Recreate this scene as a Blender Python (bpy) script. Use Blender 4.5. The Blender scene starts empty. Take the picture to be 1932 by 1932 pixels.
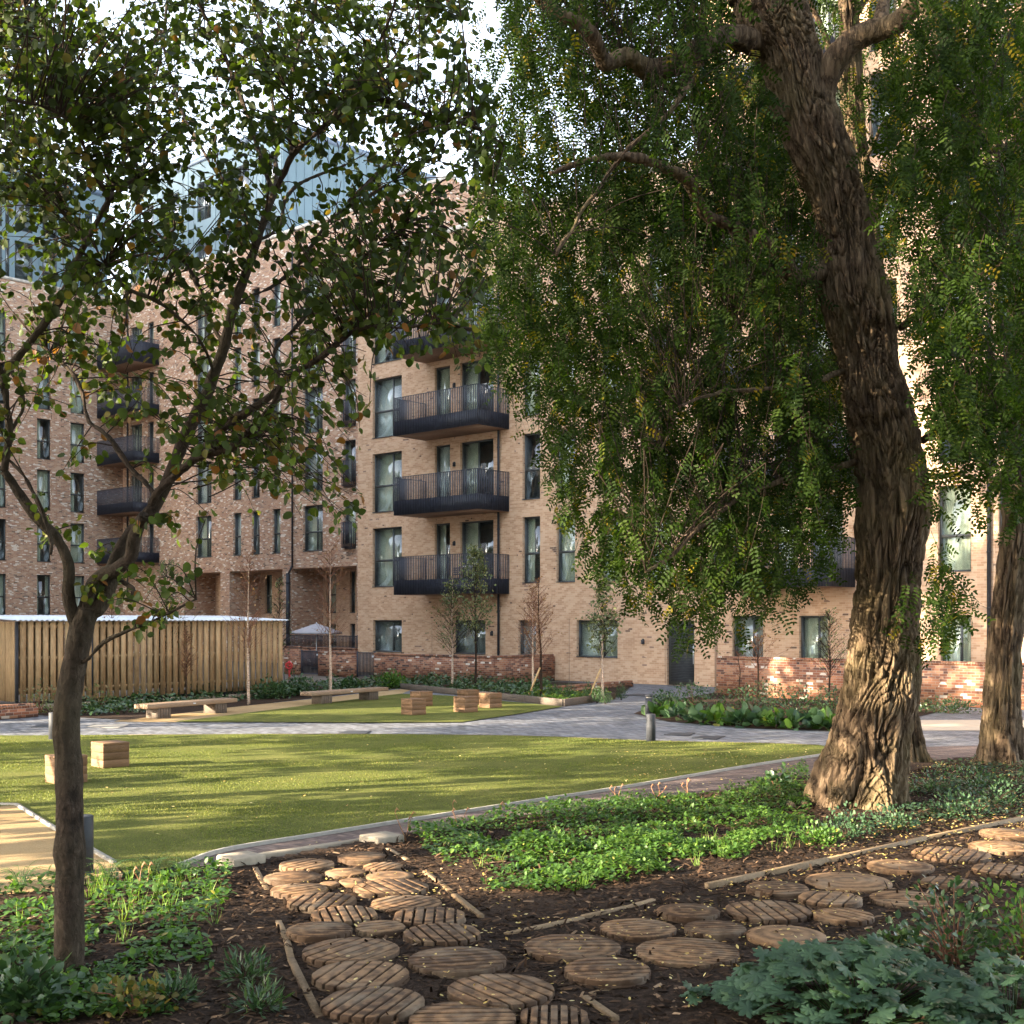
import bpy, math, random
import numpy as np
from mathutils import Vector, noise
rng = np.random.default_rng(11); random.seed(11)
C = bpy.context.scene.collection
# ---------------------------------------------------------------- survey: photo pixels (1932 wide) to metres
F, CX, HY, H = 2350.0, 966.0, 1170.0, 2.4
def gp(x, y, z=0.0):
    Y = F * (H - z) / (y - HY); return np.array([(x - CX) / F * Y, Y, z])
def wp(x, y, Y): return np.array([(x - CX) / F * Y, Y, H - (y - HY) / F * Y])
# ---------------------------------------------------------------- objects
ORG = {}
def thing(name, label, cat, loc, group=None):
    o = bpy.data.objects.new(name, None); C.objects.link(o); o.empty_display_size = .2
    o.location = loc; o['label'] = label; o['category'] = cat
    if group: o['group'] = group
    ORG[o.name] = np.array(loc, float); return o
def tag(o, label=None, cat=None, group=None, kind=None):
    if label: o['label'] = label
    if cat: o['category'] = cat
    if group: o['group'] = group
    if kind: o['kind'] = kind
    return o
def make_mesh(name, V, loops, starts, totals, mat, parent, org, smooth, attrs, uv=True):
    me = bpy.data.meshes.new(name)
    V = np.asarray(V, np.float32); nl = len(loops)
    Vl = V - np.asarray(org, np.float32)
    me.vertices.add(len(V)); me.vertices.foreach_set('co', Vl.ravel())
    me.loops.add(nl); me.loops.foreach_set('vertex_index', np.asarray(loops, np.int32))
    me.polygons.add(len(starts)); me.polygons.foreach_set('loop_start', np.asarray(starts, np.int32))
    me.polygons.foreach_set('loop_total', np.asarray(totals, np.int32))
    me.update(calc_edges=True)
    if uv:
        nrm = np.empty(len(starts) * 3, np.float32); me.polygons.foreach_get('normal', nrm); nrm = nrm.reshape(-1, 3)
        n = np.repeat(nrm, totals, axis=0); p = V[np.asarray(loops)]
        flat = np.abs(n[:, 2]) > .75
        hl = np.hypot(n[:, 0], n[:, 1]) + 1e-9
        u = np.where(flat, p[:, 0], (-n[:, 1] * p[:, 0] + n[:, 0] * p[:, 1]) / hl)
        v = np.where(flat, p[:, 1], p[:, 2])
        l = me.uv_layers.new(name='UVMap'); l.data.foreach_set('uv', np.stack([u, v], 1).astype(np.float32).ravel())
    for k, a in (attrs or {}).items():
        at = me.attributes.new(k, 'FLOAT', 'POINT'); at.data.foreach_set('value', np.asarray(a, np.float32))
    if smooth: me.polygons.foreach_set('use_smooth', np.ones(len(starts), bool))
    for m in (mat if isinstance(mat, (list, tuple)) else [mat]): me.materials.append(m)
    me.validate(); me.update()
    o = bpy.data.objects.new(name, me); C.objects.link(o)
    if parent is not None: o.parent = parent; ORG[o.name] = np.array(org, float)
    else: o.location = org
    return o
class MB:
    def __init__(s): s.V = []; s.L = []; s.S = []; s.T = []; s.A = []; s.n = 0; s.nl = 0
    def add(s, V, faces, tint=0.0):
        V = np.asarray(V, float).reshape(-1, 3); b = s.n; s.V.append(V); s.n += len(V)
        s.A.append(np.full(len(V), tint))
        for f in faces:
            s.S.append(s.nl); s.T.append(len(f)); s.L.extend(i + b for i in f); s.nl += len(f)
    def quad(s, a, b, c, d, tint=0.0): s.add([a, b, c, d], [(0, 1, 2, 3)], tint)
    def obox(s, o, ex, ey, ez, tint=0.0):           # box from corner o with edge vectors
        o, ex, ey, ez = (np.asarray(t, float) for t in (o, ex, ey, ez))
        V = [o, o + ex, o + ex + ey, o + ey, o + ez, o + ex + ez, o + ex + ey + ez, o + ey + ez]
        Fs = [(0, 3, 2, 1), (4, 5, 6, 7), (0, 1, 5, 4), (1, 2, 6, 5), (2, 3, 7, 6), (3, 0, 4, 7)]
        if np.dot(np.cross(ex, ey), ez) < 0: Fs = [f[::-1] for f in Fs]
        s.add(V, Fs, tint)
    def cbox(s, c, sx, sy, sz, ang=0.0, bev=0.0, tint=0.0):    # box standing on c (base centre)
        ca, sa = math.cos(ang), math.sin(ang); ex = np.array([ca, sa, 0]); ey = np.array([-sa, ca, 0]); ez = np.array([0, 0, 1.])
        c = np.asarray(c, float)
        if bev <= 0: s.obox(c - ex * sx / 2 - ey * sy / 2, ex * sx, ey * sy, ez * sz, tint); return
        b = bev; rings = []
        for z, k in ((0, b), (b, 0), (sz - b, 0), (sz, b)):
            hx, hy = sx / 2 - k, sy / 2 - k
            hx2, hy2 = hx - (b if k == 0 else 0), hy - (b if k == 0 else 0)
            rings.append([c + ex * px + ey * py + ez * z for px, py in ((-hx, -hy2), (-hx2, -hy), (hx2, -hy), (hx, -hy2), (hx, hy2), (hx2, hy), (-hx2, hy), (-hx, hy2))])
        V = [p for r in rings for p in r]; Fs = []
        for r in range(3):
            for i in range(8): j = (i + 1) % 8; Fs.append((r * 8 + i, r * 8 + j, r * 8 + 8 + j, r * 8 + 8 + i))
        Fs.append(tuple(range(7, -1, -1))); Fs.append(tuple(range(24, 32))); s.add(V, Fs, tint)
    def tube(s, pts, rad, n=8, cap=True, tint=0.0):
        P = np.asarray(pts, float); R = np.broadcast_to(np.asarray(rad, float), (len(P),))
        T = np.gradient(P, axis=0); T /= np.linalg.norm(T, axis=1)[:, None] + 1e-12
        up = np.array([1., 0, 0]) if abs(T[0][0]) < .8 else np.array([0, 1., 0])
        N = np.cross(T[0], up); N /= np.linalg.norm(N); V = []
        th = np.arange(n) * 2 * math.pi / n; c, si = np.cos(th)[:, None], np.sin(th)[:, None]
        for p, t, r in zip(P, T, R):
            N = N - t * np.dot(N, t); N /= np.linalg.norm(N) + 1e-12; B = np.cross(t, N)
            V.append(p + r * (c * N + si * B))
        m = len(P); Fs = [(k * n + i, k * n + (i + 1) % n, (k + 1) * n + (i + 1) % n, (k + 1) * n + i) for k in range(m - 1) for i in range(n)]
        if cap: Fs += [tuple(range(n - 1, -1, -1)), tuple((m - 1) * n + i for i in range(n))]
        s.add(np.concatenate(V), Fs, tint)
    def lathe(s, c, prof, n=24, tint=0.0):          # prof = [(r, z)]
        c = np.asarray(c, float); th = np.arange(n) * 2 * math.pi / n
        V = np.concatenate([np.stack([c[0] + r * np.cos(th), c[1] + r * np.sin(th), np.full(n, c[2] + z)], 1) for r, z in prof])
        m = len(prof); Fs = [(k * n + i, k * n + (i + 1) % n, (k + 1) * n + (i + 1) % n, (k + 1) * n + i) for k in range(m - 1) for i in range(n)]
        Fs += [tuple(range(n - 1, -1, -1)), tuple((m - 1) * n + i for i in range(n))]; s.add(V, Fs, tint)
    def build(s, name, mat, parent=None, org=None, smooth=False, uv=True):
        V = np.concatenate(s.V)
        if parent is not None: org = ORG[parent.name]
        elif org is None: lo, hi = V.min(0), V.max(0); org = np.array([(lo[0] + hi[0]) / 2, (lo[1] + hi[1]) / 2, lo[2]])
        return make_mesh(name, V, s.L, s.S, s.T, mat, parent, org, smooth, {'tint': np.concatenate(s.A)}, uv)
def scatter(name, tmpl, faces, P, A, N, S, tint, mat, parent=None, org=None, smooth=False):
    """many small leaves in one mesh: A = length direction, N = leaf normal, S = size"""
    tmpl = np.asarray(tmpl, float); P, A, N = (np.asarray(t, float) for t in (P, A, N)); S = np.asarray(S, float)
    A = A / (np.linalg.norm(A, axis=1)[:, None] + 1e-9); N = N - A * (A * N).sum(1)[:, None]; N /= np.linalg.norm(N, axis=1)[:, None] + 1e-9
    B = np.cross(N, A); k = len(tmpl); m = len(P)
    V = P[:, None, :] + S[:, None, None] * (tmpl[None, :, 0:1] * A[:, None] + tmpl[None, :, 1:2] * B[:, None] + tmpl[None, :, 2:3] * N[:, None])
    V = V.reshape(-1, 3); fl = np.concatenate([np.array(f) for f in faces]); ft = np.array([len(f) for f in faces])
    loops = (fl[None] + (np.arange(m) * k)[:, None]).ravel(); totals = np.tile(ft, m); starts = np.concatenate([[0], np.cumsum(totals)[:-1]])
    if parent is not None: org = ORG[parent.name]
    elif org is None: org = np.array([V[:, 0].mean(), V[:, 1].mean(), V[:, 2].min()])
    return make_mesh(name, V, loops, starts, totals, mat, parent, org, smooth, {'tint': np.repeat(tint, k)}, uv=False)
def rvec(n):
    v = rng.normal(size=(n, 3)); return v / np.linalg.norm(v, axis=1)[:, None]
def inpoly(P, poly):
    x, y = P[:, 0], P[:, 1]; r = np.zeros(len(P), bool); q = np.asarray(poly)
    for i in range(len(q)):
        x1, y1, x2, y2 = q[i - 1][0], q[i - 1][1], q[i][0], q[i][1]
        c = ((y1 > y) != (y2 > y)) & (x < (x2 - x1) * (y - y1) / (y2 - y1 + 1e-12) + x1); r ^= c
    return r
def sample_poly(poly, n):
    q = np.asarray(poly)[:, :2]; lo, hi = q.min(0), q.max(0); out = []; k = 0
    while k < n:
        p = rng.uniform(lo, hi, (n * 2, 2)); p = p[inpoly(p, q)]; out.append(p); k += len(p)
    return np.concatenate(out)[:n]
LEAF = ([(0, 0, 0), (.3, .3, .05), (.65, .3, .03), (1, 0, -.06), (.65, -.3, .03), (.3, -.3, .05), (.5, 0, -.02)], [(0, 1, 6), (1, 2, 6), (2, 3, 6), (3, 4, 6), (4, 5, 6), (5, 0, 6)])
ROUND = ([(0, 0, 0), (.12, .3, .04), (.45, .43, .06), (.8, .25, .02), (1.02, 0, -.1), (.8, -.25, .02), (.45, -.43, .06), (.12, -.3, .04)], [(0, 1, 2, 3, 4), (0, 4, 5, 6, 7)])
OVAL = ([(0, 0, 0), (.28, .21, .02), (.72, .21, .02), (1, 0, 0), (.72, -.21, .02), (.28, -.21, .02)], [(0, 1, 2, 3), (0, 3, 4, 5)])
BLADE = ([(0, -.06, 0), (0, .06, 0), (.55, .045, .08), (.55, -.045, .08), (1, 0, .3)], [(0, 1, 2, 3), (3, 2, 4)])
# ---------------------------------------------------------------- materials
class Mat:
    def __init__(s, name):
        s.m = bpy.data.materials.new(name); s.m.use_nodes = True; s.t = s.m.node_tree; s.t.nodes.clear()
        s.out = s.n('ShaderNodeOutputMaterial')
    def n(s, ty, ins=None, **kw):
        d = s.t.nodes.new(ty)
        for k, v in kw.items(): setattr(d, k, v)
        for k, v in (ins or {}).items():
            if isinstance(v, bpy.types.NodeSocket): s.t.links.new(v, d.inputs[k])
            else: d.inputs[k].default_value = v
        return d
    def math(s, op, a, b=0.0, c=0.0):
        return s.n('ShaderNodeMath', {0: a, 1: b, 2: c}, operation=op).outputs[0]
    def ramp(s, fac, stops, interp='LINEAR'):
        r = s.n('ShaderNodeValToRGB', {0: fac}); e = r.color_ramp; e.interpolation = interp
        while len(e.elements) < len(stops): e.elements.new(.5)
        for i, (p, c) in enumerate(stops): e.elements[i].position = p; e.elements[i].color = (*c, 1)
        return r.outputs[0]
    def noise(s, vec, scale, detail=3, rough=.6, dist=0.0):
        return s.n('ShaderNodeTexNoise', {'Vector': vec, 'Scale': scale, 'Detail': detail, 'Roughness': rough, 'Distortion': dist}).outputs['Fac']
    def mix(s, fac, a, b, mode='MIX'):
        d = s.n('ShaderNodeMix', data_type='RGBA', blend_type=mode)
        for i, v in ((0, fac), (6, a), (7, b)):
            if isinstance(v, bpy.types.NodeSocket): s.t.links.new(v, d.inputs[i])
            else: d.inputs[i].default_value = (*v, 1) if isinstance(v, tuple) and len(v) == 3 else v
        return d.outputs[2]
    def coord(s, scale=(1, 1, 1), which='Object', rot=(0, 0, 0)):
        tc = s.n('ShaderNodeTexCoord').outputs[which]
        return s.n('ShaderNodeMapping', {'Vector': tc, 'Scale': scale, 'Rotation': rot}).outputs[0]
    def bump(s, h, strength=.4, dist=.02): return s.n('ShaderNodeBump', {'Height': h, 'Strength': strength, 'Distance': dist}).outputs[0]
    def bsdf(s, col, rough=.7, spec=.3, metal=0.0, normal=None):
        i = {'Base Color': col if isinstance(col, bpy.types.NodeSocket) else (*col, 1), 'Roughness': rough, 'Specular IOR Level': spec, 'Metallic': metal}
        if normal is not None: i['Normal'] = normal
        return s.n('ShaderNodeBsdfPrincipled', i).outputs[0]
    def done(s, sh): s.t.links.new(sh, s.out.inputs[0]); return s.m
def m_plain(name, col, rough=.6, spec=.3, metal=0.0, var=.25, scale=6):
    a = Mat(name); f = a.noise(a.coord(), scale, 4)
    c = a.ramp(f, [(.3, tuple(k * (1 - var) for k in col)), (.7, tuple(min(1, k * (1 + var)) for k in col))])
    return a.done(a.bsdf(c, rough, spec, metal, a.bump(f, .15, .01)))
def m_brick(name, pal, mortar, bw=.225, bh=.075, rot=0.0, joint=.006, rough=.85, var=.22, stain=.5, bumps=.5):
    a = Mat(name); uv = a.n('ShaderNodeUVMap').outputs[0]
    if rot: uv = a.n('ShaderNodeMapping', {'Vector': uv, 'Rotation': (0, 0, rot)}).outputs[0]
    sp = a.n('ShaderNodeSeparateXYZ', {0: uv}); u, v = sp.outputs[0], sp.outputs[1]
    vr = a.math('DIVIDE', v, bh); row = a.math('FLOOR', vr); off = a.math('FRACT', a.math('MULTIPLY', row, .5))
    uu = a.math('ADD', a.math('DIVIDE', u, bw), off); col = a.math('FLOOR', uu)
    fu = a.math('MULTIPLY', a.math('PINGPONG', uu, .5), bw)
    fu = a.math('MULTIPLY', a.math('SUBTRACT', .5, a.math('ABSOLUTE', a.math('SUBTRACT', a.math('FRACT', uu), .5))), bw)
    fv = a.math('MULTIPLY', a.math('SUBTRACT', .5, a.math('ABSOLUTE', a.math('SUBTRACT', a.math('FRACT', vr), .5))), bh)
    edge = a.math('MINIMUM', fu, fv)
    mask = a.n('ShaderNodeMapRange', {0: edge, 1: joint * .4, 2: joint * 1.2, 3: 0.0, 4: 1.0}).outputs[0]
    wn = a.n('ShaderNodeTexWhiteNoise', {'Vector': a.n('ShaderNodeCombineXYZ', {0: col, 1: row}).outputs[0]}, noise_dimensions='2D')
    cl = a.n('ShaderNodeTexNoise', {'Vector': uv, 'Scale': 1.1, 'Detail': 2.0}).outputs['Fac']      # firing batches drift over the wall
    fac = a.math('ADD', a.math('MULTIPLY', wn.outputs[0], .8), a.math('MULTIPLY', a.math('SUBTRACT', cl, .3), .5))
    c = a.ramp(fac, pal, 'CONSTANT')
    g = a.noise(uv, 60, 3); c = a.mix(a.math('MULTIPLY', g, var), c, (.05, .04, .03))
    c = a.mix(mask, mortar, c)
    st = a.ramp(a.noise(uv, .25, 5, .65), [(.35, (1 - .45 * stain,) * 3), (.65, (1, 1, 1))]); c = a.mix(1.0, c, st, 'MULTIPLY')
    h = a.math('ADD', a.math('MULTIPLY', mask, .7), a.math('MULTIPLY', g, .3))
    return a.done(a.bsdf(c, rough, .2, 0, a.bump(h, bumps, .01)))
def m_wood(name, c0, c1, scale=(1, 1, 1), rough=.75, ring=0, attr=True, moss=None):
    a = Mat(name); oi = a.n('ShaderNodeObjectInfo').outputs['Random']
    tc = a.n('ShaderNodeTexCoord').outputs['Object']
    v = a.n('ShaderNodeVectorMath', {0: tc, 1: a.n('ShaderNodeCombineXYZ', {0: a.math('MULTIPLY', oi, 37.0), 1: a.math('MULTIPLY', oi, 11.0)}).outputs[0]}, operation='ADD').outputs[0]
    v2 = a.n('ShaderNodeMapping', {'Vector': v, 'Scale': scale}).outputs[0]
    f = a.noise(v2, 9, 6, .7, .6); f2 = a.noise(v, 2.0, 3)
    if attr:
        t = a.n('ShaderNodeAttribute', attribute_name='tint').outputs['Fac']; f = a.math('ADD', f, a.math('MULTIPLY', t, .35))
    if ring:
        d = a.n('ShaderNodeVectorMath', {0: tc}, operation='LENGTH').outputs['Value']
        w = a.math('SINE', a.math('ADD', a.math('MULTIPLY', d, ring), a.math('MULTIPLY', f2, 9.0)))
        f = a.math('ADD', a.math('MULTIPLY', f, .8), a.math('MULTIPLY', w, .12)); 
    f = a.math('ADD', f, a.math('MULTIPLY', a.math('SUBTRACT', f2, .5), .5))
    f = a.math('ADD', f, a.math('MULTIPLY', a.math('SUBTRACT', oi, .5), .25))
    c = a.ramp(f, [(.25, c0), (.75, c1)])
    if moss: c = a.mix(a.ramp(a.noise(v, 3.5, 4), [(.5, (0, 0, 0)), (.72, (.65, .65, .65))]), c, moss)
    return a.done(a.bsdf(c, rough, .25, 0, a.bump(f, .5, .006)))
def m_leaf(name, stops, trans=.35, rough=.5, spec=.35, tcol=None):
    a = Mat(name); t = a.n('ShaderNodeAttribute', attribute_name='tint').outputs['Fac']
    c = a.ramp(t, stops); p = a.bsdf(c, rough, spec)
    tc = a.mix(1.0, c, tcol or (1.5, 1.6, .55), 'MULTIPLY'); tr = a.n('ShaderNodeBsdfTranslucent', {0: tc}).outputs[0]
    return a.done(a.n('ShaderNodeMixShader', {0: trans, 1: p, 2: tr}).outputs[0])
def m_bark(name, stops, algae=None, sc=(9, 9, 1.6), bump=.8, vs=(11, 11, 1.7), crack=.2, vd=.6, pw=.24):
    a = Mat(name); v = a.coord(sc); f = a.noise(v, 1.6, 10, .72, .8); g = a.noise(a.coord(), 1.3, 4)
    o = a.coord(vs); nz = a.n('ShaderNodeTexNoise', {'Vector': o, 'Scale': .7, 'Detail': 5.0, 'Roughness': .65}).outputs['Color']
    o2 = a.n('ShaderNodeVectorMath', {0: o, 1: a.n('ShaderNodeVectorMath', {0: nz, 'Scale': vd * 3}, operation='SCALE').outputs[0]}, operation='ADD').outputs[0]
    vo = a.n('ShaderNodeTexVoronoi', {'Vector': o2, 'Scale': 1.0}, feature='DISTANCE_TO_EDGE').outputs['Distance']
    pl = a.n('ShaderNodeMapRange', {0: vo, 1: .0, 2: crack, 3: 0.0, 4: 1.0}).outputs[0]
    h = a.n('ShaderNodeAttribute', attribute_name='tint').outputs['Fac']
    k = a.math('ADD', a.math('ADD', a.math('MULTIPLY', f, .75), h), a.math('MULTIPLY', a.math('SUBTRACT', pl, .75), pw))
    c = a.ramp(k, stops)
    if algae: c = a.mix(a.ramp(g, [(.42, (0, 0, 0)), (.7, (.55, .55, .55))]), c, algae)
    hh = a.math('ADD', a.math('MULTIPLY', pl, pw * 2.6), a.math('MULTIPLY', f, .6))
    return a.done(a.bsdf(c, .9, .15, 0, a.bump(hh, bump, .05)))
def m_glass():
    a = Mat('window glass'); lw = a.n('ShaderNodeLayerWeight', {'Blend': .5}).outputs['Facing']
    f = a.math('ADD', .11, a.math('MULTIPLY', .85, a.math('POWER', lw, 4.0)))
    tr = a.n('ShaderNodeBsdfTransparent', {0: (.86, .91, .89, 1)}).outputs[0]
    gl = a.n('ShaderNodeBsdfGlossy', {'Color': (.95, .97, 1, 1), 'Roughness': .01}).outputs[0]
    return a.done(a.n('ShaderNodeMixShader', {0: f, 1: tr, 2: gl}).outputs[0])
M = {}
M['tan'] = m_brick('buff brick', [(0, (.17, .105, .075)), (.07, (.50, .305, .185)), (.25, (.59, .38, .24)), (.45, (.63, .42, .275)), (.62, (.55, .345, .215)), (.74, (.66, .45, .30)), (.93, (.30, .19, .14))], (.58, .445, .33), stain=.25)
M['red'] = m_brick('mixed red brick', [(0, (.17, .11, .08)), (.13, (.41, .22, .14)), (.28, (.51, .31, .20)), (.42, (.45, .26, .165)), (.55, (.57, .39, .27)), (.68, (.35, .225, .165)), (.78, (.78, .69, .58)), (.86, (.48, .28, .18)), (.94, (.82, .75, .65))], (.50, .43, .35), stain=.25)
M['redwall'] = m_brick('reclaimed red brick', [(0, (.07, .04, .035)), (.12, (.26, .105, .06)), (.32, (.36, .16, .09)), (.44, (.20, .085, .055)), (.56, (.44, .23, .135)), (.68, (.14, .07, .05)), (.76, (.40, .18, .10)), (.87, (.70, .60, .50))], (.33, .27, .22), stain=.45)
M['paving'] = m_brick('grey block paving', [(0, (.10, .105, .115)), (.2, (.145, .152, .168)), (.45, (.185, .195, .215)), (.65, (.225, .235, .26)), (.85, (.12, .125, .138))], (.06, .062, .066), bw=.28, bh=.1, rot=.9, joint=.009, rough=.8, stain=.3)
M['path'] = m_brick('purple brown pavers', [(0, (.10, .075, .07)), (.2, (.15, .11, .10)), (.45, (.19, .14, .125)), (.65, (.13, .095, .09)), (.85, (.22, .165, .145))], (.07, .06, .055), bw=.2, bh=.067, rot=.75, joint=.005, stain=.4)
M['metal'] = m_plain('anthracite coated metal', (.035, .038, .045), .6, .25, .0)
M['rail'] = m_plain('navy grey railing paint', (.032, .036, .052), .45, .5)
M['frame'] = m_plain('grey window frame', (.055, .062, .064), .4, .5)
M['soffit'] = m_wood('balcony soffit', (.20, .13, .09), (.30, .20, .14), (1, 1, 1), attr=False)
M['clad'] = m_plain('pale blue green cladding', (.14, .20, .23), .6, .25, .0, .08, .6)
M['cladedge'] = m_plain('dark blue flashing', (.12, .16, .22), .4, .5)
M['coping'] = m_plain('pale stone coping', (.55, .50, .43), .8, .2)
M['glass'] = m_glass()
M['blind'] = m_plain('cream curtain fabric', (.68, .66, .54), .9, .1, 0, .12, 3)
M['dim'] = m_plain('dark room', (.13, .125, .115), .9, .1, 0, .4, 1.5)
M['drape'] = m_plain('grey drape', (.40, .40, .40), .9, .1, 0, .1, 3)
M['autumn'] = m_leaf('autumn leaf', [(0, (.04, .06, .015)), (.5, (.13, .11, .03)), (1, (.26, .14, .05))], .3)
M['white'] = m_plain('white blind', (.72, .72, .72), .7, .2, 0, .05)
M['shedwood'] = m_wood('treated larch slats', (.20, .125, .06), (.44, .30, .16), (2.5, 2.5, .5))
M['cubewood'] = m_wood('oiled hardwood', (.11, .062, .033), (.21, .125, .07), (1, 1, 5))
M['bench'] = m_wood('weathered hardwood', (.17, .115, .075), (.30, .215, .145), (1.2, 1.2, 8))
M['disc'] = m_wood('weathered log disc', (.055, .03, .015), (.285, .168, .086), (1.6, 1.6, 1.6), ring=60, moss=(.21, .16, .11))
M['edge'] = m_wood('edging board', (.11, .073, .04), (.26, .18, .105), (3, 3, 3))
M['oldwood'] = m_wood('grey sleeper', (.065, .052, .042), (.15, .12, .095), (2, 2, 6))
M['concrete'] = m_plain('pale cast concrete', (.30, .255, .195), .85, .2, 0, .14, 14)
M['kerb'] = m_plain('pale kerb', (.30, .28, .245), .85, .2, 0, .15, 14)
M['galv'] = m_plain('galvanised roof sheet', (.62, .66, .70), .4, .5, .3, .1, 2)
M['redpaint'] = m_plain('red paint', (.45, .03, .03), .45, .4)
M['canvas'] = m_plain('grey canvas', (.40, .39, .42), .9, .1, 0, .06)
M['stake'] = m_wood('stake', (.34, .21, .09), (.52, .36, .18), (6, 6, 1))
M['bark'] = m_bark('robinia bark', [(.15, (.03, .02, .013)), (.45, (.115, .078, .049)), (.85, (.23, .165, .105))], (.15, .12, .055))
M['bark2'] = m_bark('young bark', [(.28, (.015, .011, .008)), (.5, (.05, .036, .026)), (.75, (.13, .098, .075))], (.07, .06, .035), (22, 22, 9), .7, (12, 12, 7), .2, .9, .07)
M['birch'] = m_bark('birch bark', [(.25, (.25, .16, .11)), (.42, (.48, .36, .27)), (.62, (.68, .59, .49))], None, (10, 10, 40), .2, (8, 8, 30), .1)
M['twig'] = m_plain('twig bark', (.032, .022, .016), .9, .1)
M['redtwig'] = m_plain('russet twig', (.17, .085, .055), .9, .1)
M['leafA'] = m_leaf('lime green rounded leaf', [(0, (.015, .025, .006)), (.45, (.031, .048, .009)), (.8, (.055, .082, .014)), (.96, (.11, .09, .02)), (1, (.14, .06, .02))], .45, .55, .2)
M['leafR'] = m_leaf('robinia leaflet', [(0, (.010, .021, .004)), (.5, (.021, .040, .006)), (.86, (.042, .066, .009)), (.96, (.14, .11, .010)), (1, (.20, .14, .012))], .45, .65, .1)
M['leafD'] = m_leaf('dark evergreen leaf', [(0, (.018, .045, .018)), (.6, (.04, .085, .03)), (1, (.09, .14, .045))], .2, .4, .5)
M['leafG'] = m_leaf('fresh groundcover leaf', [(0, (.03, .075, .015)), (.5, (.06, .13, .022)), (.9, (.12, .20, .035)), (1, (.25, .22, .05))], .35)
M['leafB'] = m_leaf('blue green leaf', [(0, (.028, .06, .034)), (.5, (.048, .098, .05)), (.9, (.085, .145, .068)), (1, (.2, .2, .06))], .3)
M['leafS'] = m_leaf('sapling leaf', [(0, (.06, .085, .04)), (.5, (.11, .14, .07)), (1, (.22, .22, .10))], .3)
M['russet'] = m_leaf('russet leaf', [(0, (.10, .05, .03)), (.5, (.20, .10, .05)), (1, (.32, .20, .09))], .25)
M['grass'] = m_leaf('lawn grass', [(0, (.06, .088, .015)), (.5, (.12, .145, .028)), (.85, (.20, .205, .05)), (1, (.32, .28, .10))], .25, .6, .2, (1.3, 1.4, .6))
M['tuft'] = m_leaf('bright tuft grass', [(0, (.06, .13, .02)), (.5, (.11, .2, .03)), (1, (.22, .28, .07))], .35)
M['dead'] = m_leaf('dead stalk', [(0, (.22, .10, .05)), (1, (.40, .22, .12))], .15)
M['fallen'] = m_leaf('fallen yellow leaf', [(0, (.30, .17, .05)), (.5, (.50, .36, .09)), (1, (.62, .52, .25))], .15)
M['chip'] = m_leaf('bark chip', [(0, (.014, .009, .006)), (.4, (.045, .027, .017)), (.8, (.115, .07, .042)), (1, (.36, .25, .16))], 0.0, .9, .1)
def m_ground(name, stops, scale, bump=.7, rough=.95, sc2=.6, amt=.5, dist=.03):
    a = Mat(name); v = a.coord(); f = a.noise(v, scale, 8, .72, .3); g = a.noise(v, sc2, 4)
    c = a.ramp(a.math('ADD', f, a.math('MULTIPLY', a.math('SUBTRACT', g, .5), amt)), stops)
    return a.done(a.bsdf(c, rough, .1, 0, a.bump(f, bump, dist)))
M['soil'] = m_ground('bark mulch', [(.3, (.012, .008, .006)), (.5, (.032, .021, .015)), (.66, (.07, .045, .03)), (.8, (.13, .085, .055))], 26)
M['ground'] = m_ground('ground', [(.3, (.10, .085, .07)), (.7, (.2, .17, .14))], 8)
M['lawn'] = m_ground('lawn soil and thatch', [(.25, (.045, .058, .014)), (.5, (.09, .10, .024)), (.8, (.165, .155, .05))], 40, .35, .95, .9, .8)
M['gravel'] = m_ground('golden gravel', [(.3, (.22, .145, .07)), (.5, (.34, .24, .125)), (.7, (.44, .33, .19))], 60, .6)
M['boards'] = m_wood('pale deck boards', (.36, .30, .23), (.52, .45, .36), (1, 8, 1), attr=False)
# ================================================================ buildings
E1 = np.array([.7374, -.6753]); IN = np.array([.6753, .7374])
class Frame:
    def __init__(s, o, ex): s.o = np.asarray(o, float); s.ex = np.asarray(ex, float); s.out = np.array([ex[1], -ex[0]])
    def pt(s, u, z, d=0.0): p = s.o + s.ex * u + s.out * d; return np.array([p[0], p[1], z])
    def u(s, px, d=0.0):
        k = (px - CX) / F; o = s.o + s.out * d; return (k * o[1] - o[0]) / (s.ex[0] - k * s.ex[1])
    def z(s, px, y, d=0.0): Y = s.pt(s.u(px, d), 0, d)[1]; return H - (y - HY) / F * Y
    def box(s, mb, u0, u1, z0, z1, d0, d1, tint=0.0):
        a = s.pt(u0, z0, d0); mb.obox(a, s.pt(u1, z0, d0) - a, s.pt(u0, z0, d1) - a, np.array([0, 0, z1 - z0]), tint)
TAN = Frame(IN * 37.83, E1); RED = Frame(IN * 42.67, E1)
_c = RED.pt(RED.u(232), 0)[:2]; LW = Frame(_c, IN)
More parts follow.
